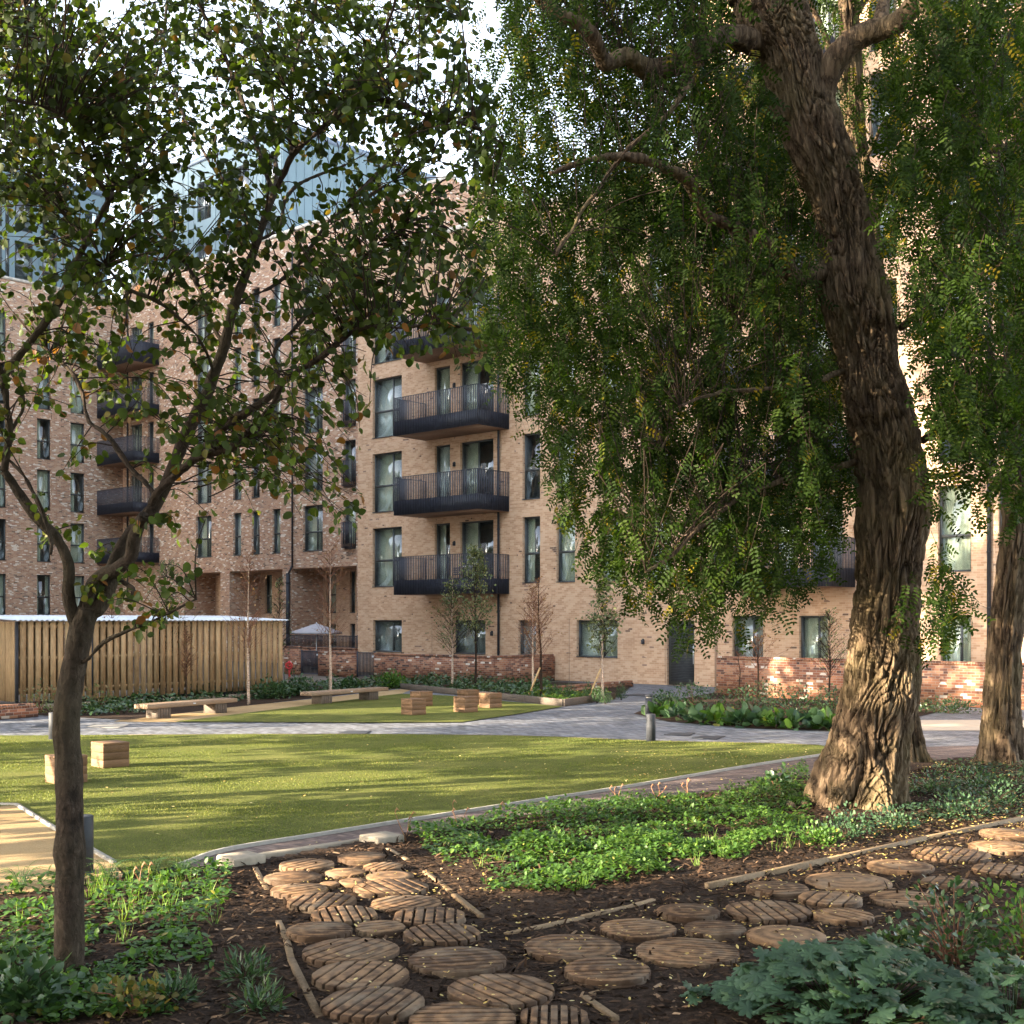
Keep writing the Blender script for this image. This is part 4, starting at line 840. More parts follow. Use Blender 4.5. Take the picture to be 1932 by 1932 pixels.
boxA = [(-350, 1000, -520, 0, 230, 8.6, 1.9), (-200, 930, 0, 220, 470), (-150, 900, -60, 330, 330, 11.6, 1.2), (-200, 520, 200, 420, 290), (560, 930, 220, 420, 125), (-60, 560, 420, 600, 135), (560, 930, 420, 620, 130),
        (130, 420, 590, 780, 40), (420, 700, 620, 800, 45), (700, 920, 600, 690, 26), (560, 700, 800, 990, 34), (290, 560, 800, 930, 26), (-40, 160, 600, 880, 20), (170, 300, 650, 740, 14),
        (330, 430, 960, 1010, 5), (170, 290, 1000, 1180, 9), (250, 370, 1130, 1190, 7), (380, 560, 880, 980, 8), (60, 180, 880, 1060, 6)]
E = region(boxA, 8.5, 1.3)
def gapsA(e):                                        # openings in the crown where the sky shows
    for gx, gy, rx, ry in ((505, 180, 45, 50), (180, 245, 40, 25), (800, 165, 60, 45), (850, 290, 40, 40), (350, 300, 30, 25), (330, 12, 30, 25)):
        if ((e[0] - gx) / rx) ** 2 + ((e[1] - gy) / ry) ** 2 < 1: return True
    return False
tw = MB(); P, A, N, S, T = [], [], [], [], []
for x, y, Y in E:
    if gapsA((x, y)) and random.random() < .85: continue
    e = wp(x, y, Y); b = nA.near(e); L = np.linalg.norm(e - b)
    if L > 1.5: b = e + (b - e) / L * random.uniform(.8, 1.4); L = np.linalg.norm(e - b)
    mid = (b + e) / 2 + rvec(1)[0] * L * .12 + np.array([0, 0, .12 * L]); q = cr([b, mid, e], 5); tw.tube(q, np.linspace(.0055, .0018, len(q)), 4, False)
    k = random.randint(8, 13)
    for j in range(k):
        t = random.uniform(.25, 1.0); p = q[min(len(q) - 1, int(t * len(q)))]; d = rvec(1)[0]; d[2] -= .7; d /= np.linalg.norm(d)
        st_ = p + d * random.uniform(.01, .06) + rvec(1)[0] * .035; P.append(st_); A.append(d); n_ = rvec(1)[0]; N.append(n_); S.append(random.choice((.04, .05, .06, .068)) * random.uniform(.85, 1.15))
        low = y > 560
        T.append(min(1, max(0, random.gauss(.66 if low else .42, .2))) if random.random() > .05 else random.uniform(.88, 1))  # lower leaves tinted lighter, sunlight painted into their colour
tag(tw.build('twigs', M['twig'], tA, uv=False), kind='stuff')
scatter('crown', *ROUND, P, A, N, S, np.array(T), M['leafA'], tA); print('leaves A', len(P))
# ---------------------------------------------------------------- big furrowed robinia
def big_trunk(name, label, rings, Y, base, amp=.062, nth=300, sub=22, sd=0.0, parent=None, fw=1.0):
    t = parent or thing(name, label, 'tree', base)
    R_ = np.array([((xl + xr) / 2, (xr - xl) / 2, y, y2) for (y, xl, xr, y2) in rings]); Q = cr(R_, sub); V = []; tn = []; m = len(Q)
    for cx, r, y, Yc in Q:
        c = wp(cx, y, Yc); rr = r * Yc / F; z = c[2]
        fl = max(0, 1 - z / 1.1) ** 2
        for k in range(nth):
            a = 2 * math.pi * k / nth; u, v = math.cos(a), math.sin(a); q = (u * 1.0 + sd, v * 1.0, z * .5)
            wv = noise.noise((u * 1.6 + sd, v * 1.6, z * .9 + 4)); ph = a * 2.1 * fw
            r1 = abs(math.sin(ph * 2.0 + z * 2.0 + wv * 3.2)); r2 = abs(math.sin(ph * 2.5 - z * 1.7 + wv * 3.0 + 1.0)); rid = max(r1 ** 8, r2 ** 8)
            tz = .55 * math.sin(z * 1.3 + wv * 2); n1 = noise.noise((math.cos(a + tz) * 5 * fw + wv, math.sin(a + tz) * 5 * fw + sd, z * 1.35)); n2 = noise.noise((math.cos(a - tz) * 8.5 * fw, math.sin(a - tz) * 8.5 * fw + sd, z * 2.4 + wv)); fi2 = noise.noise((u * 24, v * 24 + sd, z * 12))
            crk = max(math.exp(-(n1 / .09) ** 2), .7 * math.exp(-(n2 / .09) ** 2)); big = noise.noise((u * .9 + sd, v * .9, z * .7))
            d = amp * (.7 * rid - .85 * crk + .3 * n2 + .28 * fi2 + .3) + rr * .10 * big + fl * rr * .22 * math.sin(a * 5 + 1.3 + sd)
            V.append((c[0] + (rr + d - amp * .4) * u, c[1] + (rr * .95 + d - amp * .4) * v, c[2])); tn.append(.10 - .22 * crk + .10 * rid + .12 * n2)
    mb = MB(); Fs = [(i * nth + (k + 1) % nth, i * nth + k, (i + 1) * nth + k, (i + 1) * nth + (k + 1) % nth) for i in range(m - 1) for k in range(nth)]
    Fs = [f[::-1] for f in Fs] if rings[0][0] < rings[-1][0] else Fs
    Fs = [f[::-1] for f in Fs]
    mb.add(V, Fs); mb.A = [np.array(tn)]; o = mb.build('trunk', M['bark'], t, smooth=True, uv=False); return t
RY = 16.0
rings = [(1545, 1500, 1716, RY), (1523, 1522, 1702, RY), (1490, 1532, 1704, RY), (1454, 1545, 1708, RY), (1386, 1567, 1717, RY), (1318, 1588, 1728, RY), (1250, 1599, 1731, RY), (1147, 1613, 1731, RY), (1045, 1621, 1739, RY), (950, 1621, 1749, RY), (838, 1611, 1734, RY), (760, 1594, 1716, RY), (682, 1586, 1689, RY), (604, 1562, 1684, RY), (546, 1546, 1668, RY), (468, 1549, 1648, RY), (390, 1538, 1631, RY), (312, 1503, 1612, RY), (234, 1466, 1582, RY), (176, 1452, 1560, RY), (120, 1432, 1552, RY), (75, 1405, 1535, RY), (40, 1392, 1524, RY), (0, 1386, 1512, RY), (-60, 1370, 1480, RY), (-160, 1350, 1440, RY)]
tR = big_trunk('robinia_tree', 'massive old tree with twisting furrowed trunk and feathery leaves, right', rings, RY, tuple(gp(1612, 1523)))
nR = Nodes(); mb = MB()
limbs = [
 sk([(1445, 90), (1412, 76), (1373, 72), (1334, 84), (1287, 108), (1240, 132), (1209, 124), (1178, 104), (1142, 122), (1125, 88), (1098, 51), (1060, 30), (1000, -20), (940, -90)], RY, 13.6, 23, 7),
 sk([(1545, 190), (1552, 150), (1588, 100), (1638, 60), (1685, 42), (1712, 22), (1736, -5), (1790, -80), (1850, -200)], RY, 15.0, 26, 12),
 sk([(1660, 55), (1664, 20), (1672, -20), (1690, -120)], 15.8, 16.5, 13, 8),
 sk([(1570, 512), (1541, 514), (1500, 522), (1478, 492), (1451, 460), (1397, 433), (1334, 410), (1315, 371), (1295, 339), (1256, 320), (1217, 304), (1170, 295), (1110, 300), (1040, 330)], RY, 13.2, 15, 4),
 sk([(1470, 40), (1490, -40), (1520, -160), (1560, -320)], RY, 17, 26, 14),
 sk([(1420, -40), (1340, -160), (1250, -280), (1150, -360)], RY, 15, 22, 8),
 sk([(1400, 0), (1380, -120), (1400, -300), (1380, -450)], RY, 16, 26, 8),
 sk([(1740, 830), (1775, 800), (1805, 775), (1850, 745), (1900, 700)], RY, 14.5, 7, 3),
 sk([(1735, 900), (1790, 895), (1850, 905), (1930, 925)], RY, 14, 5, 2),
 sk([(1600, 700), (1540, 720), (1450, 735), (1360, 740), (1280, 770)], RY, 13.5, 5, 2),
 sk([(1614, 870), (1560, 880), (1480, 905), (1400, 940), (1330, 990), (1270, 1040), (1220, 1080)], RY, 13.5, 6, 2),
 sk([(1340, 84), (1300, 160), (1240, 230), (1170, 300), (1100, 400), (1050, 480)], 15.2, 12.8, 6, 2),
 sk([(1490, 500), (1430, 560), (1370, 640), (1300, 740), (1250, 850)], 15.8, 14.6, 5, 2),
 sk([(1700, 620), (1730, 590), (1780, 560), (1850, 520), (1920, 470)], RY, 14, 6, 2),
 sk([(1736, -5), (1770, 80), (1800, 160), (1850, 240), (1900, 330)], 15.0, 14, 6, 2),
]
for s_ in limbs:
    mb = MB(); Q = limb(mb, s_, 40 if s_[0][3] > 10 else 12, 14, wob=.05); nR.add(Q); o = mb.build('limb', M['bark'], tR, smooth=True, uv=False); barky(o, .022 if s_[0][3] > 10 else .008, 11, 5)
polyR = [(950, -20), (1250, -20), (1420, 100), (1480, 200), (1560, 400), (1610, 700), (1625, 1000), (1560, 1090), (1480, 1170), (1330, 1235), (1235, 1190), (1130, 1120), (1065, 1010), (1030, 900), (975, 780), (905, 700), (900, 520), (930, 340), (950, 200)]
def hang(E, nodes, tw, P, A, N, S, T, ln=(.6, 1.3), leaflets=13, size=.058, yel=.035):
    for x, y, Y in E:
        e = wp(x, y, Y); b = nodes.near(e, .2); L = np.linalg.norm(e - b)
        h = random.uniform(*ln); s0 = e + np.array([random.uniform(-.25, .25), random.uniform(-.25, .25), h])
        if L < 1.1: tw.tube(cr([b, (b + s0) / 2 + [0, 0, .1 * L], s0], 3), [.005] * 7, 4, False)
        q = cr([s0, s0 + [random.uniform(-.1, .1), random.uniform(-.1, .1), -h * .4], e], 5); tw.tube(q, np.linspace(.004, .0015, len(q)), 3, False)
        for j in range(random.randint(9, 13)):
            p = q[random.randrange(len(q))]; a = rvec(1)[0]; a[2] = -abs(a[2]) * .9 - .35; a /= np.linalg.norm(a); sd = np.cross(a, rvec(1)[0]); sd /= np.linalg.norm(sd); nn = np.cross(a, sd)
            m = random.randint(4, leaflets // 2); l = size * .68; tl = random.random() < yel; tb = random.gauss(.42, .2); curve = np.array([0, 0, -.03])
            for i in range(m):
                c = p + a * l * (i + 1) + curve * (i / m) ** 2 * 2
                for sg in (1, -1): P.append(c); A.append(sd * sg + a * .35 + rvec(1)[0] * .12); N.append(nn + rvec(1)[0] * .35); S.append(size * random.uniform(.8, 1.15)); T.append(random.uniform(.9, 1) if tl else min(.88, max(0, tb + random.uniform(-.08, .08))))
            P.append(p + a * l * (m + .8)); A.append(a); N.append(nn); S.append(size); T.append(min(1, max(0, tb)))
TRUNKPX = [(1360, -20), (1380, 110), (1430, 250), (1520, 500), (1570, 800), (1590, 1120), (1760, 1120), (1770, 900), (1720, 700), (1690, 560), (1640, 330), (1590, 180), (1640, 110), (1760, -20)]
def clear(E, lim=16.4):                                # keep hanging leaves from covering the great trunk
    P2 = E[:, :2] + [0, 0]; up = E[:, :2] - [0, 70]; hid = (inpoly(P2, TRUNKPX) | inpoly(up, TRUNKPX)) & (E[:, 2] < lim); return E[~hid]
def upper(P, A, N, S, T, c, r, n, size=.17):            # the top of a crown, above the picture
    q = rvec(n); rr = rng.uniform(0, 1, n) ** .45; k = np.array([noise.noise((v[0] * 2 + c[0], v[1] * 2, v[2] * 2)) for v in q]); p = np.array(c) + q * (rr * (1 + .35 * k))[:, None] * np.array(r)
    P.extend(p); A.extend(rvec(n) - [0, 0, .5]); N.extend(rvec(n)); S.extend(rng.uniform(.6, 1.2, n) * size); T.extend(np.clip(rng.normal(.42, .2, n), 0, .86))
def px_poly(poly, n, Y, sp):
    q = sample_poly(poly, n); return np.hstack([q, (Y + rng.uniform(-sp, sp, n))[:, None]])
E = np.vstack([px_poly(polyR, 1550, 16.6, 2.0), px_poly(polyR, 160, 14, 1.2), region([(900, 1400, -420, -10, 90), (1400, 1950, -420, -10, 70), (1480, 1640, -10, 140, 22), (1250, 1460, 0, 90, 20)], 15, 2.5)])
tw = MB(); P, A, N, S, T = [], [], [], [], []
E = clear(E); hang(E, nR, tw, P, A, N, S, T)
ER = np.vstack([px_poly([(1690, -10), (1930, -10), (1940, 800), (1900, 860), (1745, 850), (1700, 560), (1640, 300), (1700, 180)], 360, 14.6, 1.8), px_poly([(1740, 830), (1945, 800), (1945, 1000), (1760, 1000)], 34, 14, 1.2), px_poly([(1725, 1090), (1800, 1090), (1835, 1190), (1745, 1250), (1725, 1200)], 22, 14.6, .8)])
ER = clear(ER, 16.0); hang(ER, nR, tw, P, A, N, S, T, ln=(.3, .8), yel=.04)
upper(P, A, N, S, T, (4.0, 16.5, 16), (6.5, 5.5, 4.6), 15000)
tag(tw.build('twigs', M['twig'], tR, uv=False), kind='stuff')
scatter('crown', *OVAL, P, A, N, S, np.array(T), M['leafR'], tR); print('leaflets', len(P))
# two more trunks further back
Yb = 21.0
t2 = big_trunk('robinia_tree', 'second furrowed trunk standing right behind the massive one', [(1455, 1676, 1775, Yb), (1438, 1682, 1758, Yb), (1400, 1690, 1742, Yb), (1330, 1690, 1727, Yb), (1200, 1672, 1715, Yb), (1000, 1652, 1700, Yb), (700, 1632, 1682, Yb), (420, 1612, 1656, Yb), (250, 1590, 1632, Yb), (100, 1588, 1622, Yb), (-100, 1580, 1612, Yb), (-400, 1570, 1590, Yb)], Yb, tuple(gp(1718, 1438)), .05, 90, 10, 3.3)
n2 = Nodes()
for s_ in [sk([(1605, 200), (1560, 80), (1500, -60), (1440, -200)], Yb, 20, 8, 3), sk([(1600, 60), (1660, -60), (1700, -200)], Yb, 22, 8, 3), sk([(1612, 330), (1650, 260), (1700, 200)], Yb, 20, 5, 2), sk([(1640, 650), (1560, 600), (1480, 580), (1420, 600)], Yb, 20, 6, 2)]:
    mb = MB(); n2.add(limb(mb, s_, 8, 6, wob=.08)); mb.build('limb', M['bark'], t2, smooth=True, uv=False)
tw = MB(); P, A, N, S, T = [], [], [], [], []
hang(np.vstack([px_poly([(1200, 100), (1700, -50), (1900, 100), (1880, 500), (1600, 800), (1300, 900), (1150, 600)], 420, 20.5, 2), region([(1300, 1900, -400, -20, 70)], 21, 2)]), n2, tw, P, A, N, S, T, size=.062, yel=.14)
upper(P, A, N, S, T, (8.5, 21.5, 17), (5.5, 4.5, 4.5), 9000)
tag(tw.build('twigs', M['twig'], t2, uv=False), kind='stuff'); scatter('crown', *OVAL, P, A, N, S, np.array(T), M['leafR'], t2)
Y3 = 20.6
t3 = big_trunk('robinia_tree', 'leaning furrowed trunk at the right border before the brick wall', [(1450, 1835, 1945, Y3), (1432, 1845, 1932, Y3), (1390, 1850, 1926, Y3), (1320, 1856, 1922, Y3), (1200, 1868, 1926, Y3), (1090, 1880, 1936, Y3), (1060, 1884, 1936, Y3), (900, 1898, 1944, Y3), (600, 1906, 1950, Y3), (250, 1914, 1954, Y3), (0, 1918, 1952, Y3), (-300, 1925, 1950, Y3)], Y3, tuple(gp(1890, 1432)), .045, 90, 10, 7.7)
n3 = Nodes()
for s_ in [sk([(1922, 330), (1900, 290), (1880, 250), (1850, 200)], Y3, 19.5, 9, 3), sk([(1918, 800), (1870, 740), (1820, 700)], Y3, 19, 6, 2), sk([(1925, 500), (1980, 420), (2050, 380)], Y3, 20, 9, 3), sk([(1930, 100), (2000, 0), (2100, -100)], Y3, 21, 9, 3)]:
    mb = MB(); n3.add(limb(mb, s_, 8, 6, wob=.06)); mb.build('limb', M['bark'], t3, smooth=True, uv=False)
tw = MB(); P, A, N, S, T = [], [], [], [], []
hang(np.vstack([px_poly([(1790, 100), (2150, 0), (2150, 900), (1860, 850), (1780, 640)], 300, 19.5, 1.8), px_poly([(1880, 760), (1960, 760), (1960, 1080), (1915, 1060)], 14, 18, .6)]), n3, tw, P, A, N, S, T, size=.06, ln=(.3, .9))
upper(P, A, N, S, T, (14.5, 20.5, 16.5), (5.5, 5, 4.6), 10000)
tag(tw.build('twigs', M['twig'], t3, uv=False), kind='stuff'); scatter('crown', *OVAL, P, A, N, S, np.array(T), M['leafR'], t3)
# ---------------------------------------------------------------- saplings
def sapling(x, yb, ytop, label, bark='birch', leaf=None, nleaf=0, spread=.16, r=3.2, lean=0, stakes=False, bare=.3, dens=95, bushy=None, size=.035):
    b = gp(x, yb); Y = b[1]; topz = H - (ytop - HY) / F * Y; t = thing('sapling', label, 'young tree', tuple(b), 'young trees planted in the beds')
    hgt = topz - b[2]; m = MB(); rr = r * .72 * Y / F
    pts = [b + [0, 0, -.03]] + [b + np.array([lean * f * hgt + random.uniform(-.02, .02), random.uniform(-.03, .03), hgt * f]) for f in (.2, .4, .6, .8, 1.0)]
    q = cr(pts, 5); m.tube(q, .004 + rr * (1 - np.linspace(0, 1, len(q))) ** 1.1, 8); m.build('trunk', M[bark], t, smooth=True, uv=False)
    w = MB(); ends = []
    for i in range(dens):
        f = bare + (1 - bare) * random.random() ** .9 * .97; p = q[int(f * (len(q) - 1))]; a = random.uniform(0, 6.28)
        pr = (1 - f) / (1 - bare) ; L = hgt * spread * (.25 + 1.0 * min(1, pr * 1.3) * (.6 + .4 * random.random())); d = np.array([math.cos(a) * .75, math.sin(a) * .75, .8]); e = p + d * L
        c = cr([p, p + d * L * .5 + [0, 0, .03], e + rvec(1)[0] * .06 * L], 3); w.tube(c, np.linspace(.008, .003, len(c)), 3, False); ends.append(c)
        for k in range(3): s0 = c[random.randrange(2, len(c))]; e2 = s0 + (d + rvec(1)[0] * .9) * L * .35; w.tube([s0, (s0 + e2) / 2 + rvec(1)[0] * .03, e2], [.0045, .0035, .0025], 3, False); ends.append(np.array([s0, (s0 + e2) / 2, e2]))
    w.build('branches', M['redtwig'] if leaf in (None, 'russet') else M['twig'], t, uv=False)
    if nleaf:
        P = []; 
        for i in range(nleaf): c = ends[random.randrange(len(ends))]; P.append(c[random.randrange(1, len(c))] + rvec(1)[0] * .05)
        A = rvec(nleaf); A[:, 2] -= .4; scatter('crown', *LEAF, P, A, rvec(nleaf), rng.uniform(.7, 1.2, nleaf) * size * 2, rng.uniform(0, 1, nleaf), M[leaf], t)
    if stakes:
        for sg in stakes: k = MB(); k.tube([b + [sg * .45, -.1, -.02], b + [sg * .05, -.05, .95]], .028, 10); k.build('stake', M['stake'], t)
sapling(210, 1325, 1110, 'thin russet stemmed sapling against the slatted store, left', 'twig', 'russet', 60, .1)
sapling(316, 1322, 1060, 'white stemmed birch sapling with sparse leaves left of the first bench middle', 'birch', 'leafS', 420, .2, 3.2)
sapling(352, 1326, 1180, 'low russet sapling close behind the first bench', 'twig', 'russet', 120, .12, 2.4)
sapling(469, 1328, 1040, 'pale trunked birch sapling with wispy bare crown behind the shrubs', 'birch', 'russet', 160, .15, 4)
sapling(527, 1305, 1090, 'thin sapling at the right end of the timber store', 'twig', 'leafS', 160, .12, 2.2)
sapling(623, 1312, 1020, 'white birch sapling with reddish bare crown in front of the parasol', 'birch', 'russet', 120, .17, 4.2)
sapling(853, 1300, 1090, 'birch sapling with grey green leafy crown before the sunlit wall', 'birch', 'leafS', 700, .19, 3.2)
sapling(897, 1301, 1030, 'tallest leafy sapling in front of the lowest balcony', 'twig', 'leafS', 1500, .17, 3.0, size=.045)
sapling(1006, 1312, 1105, 'bare russet sapling at the side wall, left of its staked twin', 'birch', 'russet', 150, .17, 3.4)
sapling(1022, 1318, 1090, 'bare russet sapling held by a slanting stake', 'twig', 'russet', 150, .17, 4, lean=-.03, stakes=(-1,))
sapling(1136, 1322, 1080, 'staked sapling with fresh green crown beside the louvred door', 'birch', 'leafS', 900, .16, 4.2, stakes=(-1,), size=.05)
sapling(1429, 1322, 1190, 'small bare tree spread in front of the long garden wall', 'twig', 'russet', 60, .32, 3.4, bare=.35, dens=30)
sapling(1395, 1330, 1225, 'slender bare shrub before the long garden wall, left of the small bare tree', 'twig', None, 0, .2, 2, bare=.2, dens=20)
sapling(1565, 1330, 1150, 'thin twiggy sapling close to the left of the massive trunk', 'twig', 'leafS', 160, .2, 2.4)

# ---------------------------------------------------------------- unseen trees added left and behind to dapple the lawn and shade the beds
def shade_tree(x, y, zc, rx, rz, n, label, size=.3, thr=-.06):
    t = thing('added_shade_tree', label, 'tree', (x, y, 0), 'added shade trees out of view'); m = MB(); m.tube(cr([(x, y, -.05), (x + .1, y, zc * .4), (x - .1, y + .1, zc), (x, y, zc + rz * .6)], 5), np.linspace(.24, .05, 16), 12); m.build('trunk', M['bark'], t, smooth=True, uv=False)
    d = rvec(n); r = rng.uniform(0, 1, n) ** .4; lump = np.array([1 + .5 * noise.noise((q[0] * 2 + x, q[1] * 2 + y, q[2] * 2)) for q in d]); P = np.array([x, y, zc]) + d * (r * lump)[:, None] * np.array([rx, rx, rz])
    keep = np.array([noise.noise((q[0] * .33, q[1] * .42, q[2] * .62 + x)) > thr for q in P]); P = P[keep]; n = len(P)
    scatter('crown', *LEAF, P, rvec(n), rvec(n), rng.uniform(.6, 1.2, n) * size, np.clip(rng.normal(.4, .2, n), 0, 1), M['leafA'], t)
for x, y, zc, rx, rz, n, lb, th_ in ((-12.5, .4, 8, 4.4, 7.3, 12000, 'added shade tree out of view nearest the camera', -.15), (-15.5, 2.3, 5.2, 1.9, 4.4, 5000, 'small dense added shade tree out of view', -.3), (-16.5, 8.4, 4.6, 1.8, 4.2, 2200, 'small open added shade tree out of view', .1), (-14, 7.5, 13.5, 3.8, 5, 8000, 'high crowned added shade tree out of view', .02), (-14.5, 12.9, 6.6, 4.4, 6.2, 15000, 'added shade tree out of view left of the main lawn', .08), (-17, 19.5, 7, 3.4, 6, 9000, 'added shade tree out of view left of the paving', .03), (-18.5, 25, 9.5, 2.9, 8.5, 12000, 'airy added shade tree out of view beside the timber store', -.1),
        (-9, -6, 10, 5, 5, 9000, 'wide added shade tree behind the viewpoint, left one', -.3), (1, -3.2, 12, 7.5, 5, 20000, 'wide added shade tree right behind the viewpoint', -.4), (10, 1, 11.5, 6, 4.5, 14000, 'wide added shade tree to the right of the viewpoint', -.35), (-21, 23.4, 27, 3.9, 11, 26000, 'tallest added shade poplar, unseen by the left shade block', -.5)): shade_tree(x, y, zc, rx, rz, n, lb, .34, th_)  # wide crowns added to cut sky light, poplar to shade the tall facade
# ================================================================ planting
def bush(name, label, cat, x, y, rx, rz, n, leaf, tm, size, group=None, up=.2, stem='twig', z=0, shell=.5, stems=8, org=None):
    """a shrub in metres: stems from one root, leaves through a rounded, uneven volume"""
    b = gp(x, y) if org is None else np.asarray(org, float); b[2] = z; t = thing(name, label, cat, tuple(b), group)
    d = rvec(n); d[:, 2] = np.abs(d[:, 2]); r = rng.uniform(0, 1, n) ** shell
    lump = np.array([1 + .35 * noise.noise((q[0] * 1.8 + x, q[1] * 1.8, q[2] * 1.8)) + .2 * noise.noise((q[0] * 4, q[1] * 4 + y, q[2] * 4)) for q in d])
    P = b + d * (r * lump)[:, None] * np.array([rx, rx, rz]) + [0, 0, .02]; A = d + rvec(n) * .8; A[:, 2] += up
    Nn = rvec(n) * .6 + [0, 0, .8]; scatter('foliage', *tm, P, A, Nn, rng.uniform(.65, 1.2, n) * size, np.clip(rng.normal(.45, .22, n), 0, 1), M[leaf], t)
    m = MB()
    for i in range(stems):
        e = P[rng.integers(n)]; m.tube(cr([b + rvec(1)[0] * [.04, .04, 0] + [0, 0, -.02], (b + e) / 2 + [0, 0, .05], e], 3), np.linspace(.008, .003, 7), 4, False)
    m.build('stems', M[stem], t, uv=False); return t
def cover(name, label, polys, dens, leaf, tm, size, hmax, zfun=None, px=True, cat='ground cover', clump=1.2, flat=.9, tmean=.45):
    P, S, T, Z = [], [], [], []
    for pl, k in polys:
        q = np.array(WPX(pl)) if px else np.array(pl); ar = abs(sum(q[i - 1][0] * q[i][1] - q[i][0] * q[i - 1][1] for i in range(len(q)))) / 2
        n = int(ar * dens * k); p = sample_poly(q, n)
        h = np.array([noise.noise((a * clump, b * clump, 7.7)) + .5 * noise.noise((a * clump * 3, b * clump * 3, 1.7)) for a, b in p]); keep = h > -.32; p, h = p[keep], h[keep]
        base = np.array([zfun(a, b) if zfun else 0.0 for a, b in p]); top = hmax * np.clip(.35 + .9 * h, .12, 1.2)
        z = base + top * rng.uniform(.25, 1, len(p)) ** .7; P.append(np.column_stack([p, z]))
    P = np.concatenate(P); n = len(P); A = rvec(n); A[:, 2] *= .5; Nn = rvec(n) * (1 - flat) * 2.2 + [0, 0, .9]
    o = scatter(name, *tm, P, A, Nn, rng.uniform(.6, 1.25, n) * size, np.clip(rng.normal(tmean, .22, n), 0, 1), M[leaf], None)
    tag(o, label, cat, kind='stuff'); return o
def tufts(name, label, polys, n, leaf, hgt, wid, zfun=None, cat='grass', per=14, px=True, flop=.5, tm=BLADE):
    P, A, S = [], [], []
    q = [np.array(WPX(pl)) if px else np.array(pl) for pl in polys]
    for k in range(n):
        p = sample_poly(q[k % len(q)], 1)[0]; z = zfun(*p) if zfun else 0
        for j in range(random.randint(per // 2, per)):
            a = random.uniform(0, 6.28); f = random.uniform(.1, 1) * flop; P.append((p[0] + random.gauss(0, .02), p[1] + random.gauss(0, .02), z - .01)); A.append((math.cos(a) * f, math.sin(a) * f, 1)); S.append(hgt * random.uniform(.5, 1.2))
    P, A, S = map(np.array, (P, A, S)); tmp = np.array(tm[0]) * [1, wid, 1]; Nn = A * [-1, -1, 0] + rvec(len(P)) * .3 - [0, 0, .2]
    o = scatter(name, tmp, tm[1], P, A, Nn, S, rng.uniform(0, 1, len(P)), M[leaf], None); tag(o, label, cat, kind='stuff'); return o
bz = lambda a, b: bedz(a, b)
# lawns: real blades, mown short
def blades(poly, n, label, z=0.0):
    p = sample_poly(np.array(WPX(poly)), n); p = p[(p[:, 1] < 40) & (np.abs(p[:, 0]) < p[:, 1] * .5 + 2)]; n = len(p)
    hh = .026 * (1 + .5 * np.array([noise.noise((a * .8, b * .8, 0)) for a, b in p])); A = np.column_stack([rng.normal(0, .8, n), rng.normal(0, .8, n), np.ones(n)])
    patch = np.array([noise.noise((a * .6, b * .6, 5)) + .6 * noise.noise((a * 3, b * 3, 2)) for a, b in p])
    tm = ([(0, -.14, 0), (0, .14, 0), (1, 0, .1)], [(0, 1, 2)])
    o = scatter('grass', *tm, np.column_stack([p, np.full(n, z)]), A, rvec(n), hh * rng.uniform(.6, 1.3, n), np.clip(.45 + .25 * patch + rng.normal(0, .2, n), 0, 1), M['grass'], None); tag(o, label, 'grass', kind='stuff')
blades([p for p in LAWN], 300000, 'short mown grass of the main lawn with long shadows'); blades(UP, 50000, 'short mown grass of the small lawn with wooden cubes')
# foreground beds
G1 = [(765, 1580), (960, 1540), (1200, 1512), (1400, 1497), (1520, 1490), (1535, 1550), (1500, 1585), (1420, 1620), (1250, 1660), (1080, 1690), (930, 1690), (870, 1650), (810, 1620)]
cover('ground_cover', 'bright green low leafy ground cover between kerb and massive tree', [(G1, 1.0), ([(960, 1600), (1400, 1570), (1420, 1625), (1000, 1690)], 1.0), ([(1520, 1440), (1480, 1470), (1400, 1500), (1530, 1500)], .5)], 1000, 'leafG', LEAF, .052, .22, bz)
G2 = [(-200, 1700), (110, 1660), (300, 1648), (430, 1650), (440, 1700), (400, 1760), (330, 1790), (-200, 1800)]
G3 = [(-200, 1800), (330, 1770), (400, 1800), (400, 1860), (300, 1932), (-100, 1960)]
cover('ground_cover', 'mixed low weeds and leaves around the foot of the slim tree', [(G2, .8), (G3, 1.5), ([(20, 1850), (240, 1850), (240, 1940), (20, 1940)], 1.2)], 680, 'leafG', LEAF, .062, .17, bz, tmean=.35)
tufts('grass_tufts', 'bright long grass tufts in the sunny part of the left bed', [G2, [(160, 1660), (400, 1650), (400, 1730), (160, 1740)]], 60, 'tuft', .17, .3, bz, per=10, flop=1.0)
tufts('grass_tufts', 'thin grass tufts among the ground cover before the massive tree', [[(1250, 1600), (1560, 1560), (1560, 1600), (1300, 1650)], G1], 46, 'tuft', .15, .3, bz, per=10, flop=.9)
cover('ground_cover', 'sparse low greenery on the mulch right of the massive tree', [([(1690, 1500), (2000, 1450), (2100, 1500), (2050, 1550), (1720, 1560)], .8), ([(1760, 1440), (2000, 1430), (2000, 1470), (1760, 1480)], .4)], 420, 'leafB', LEAF, .055, .16, bz, tmean=.3)
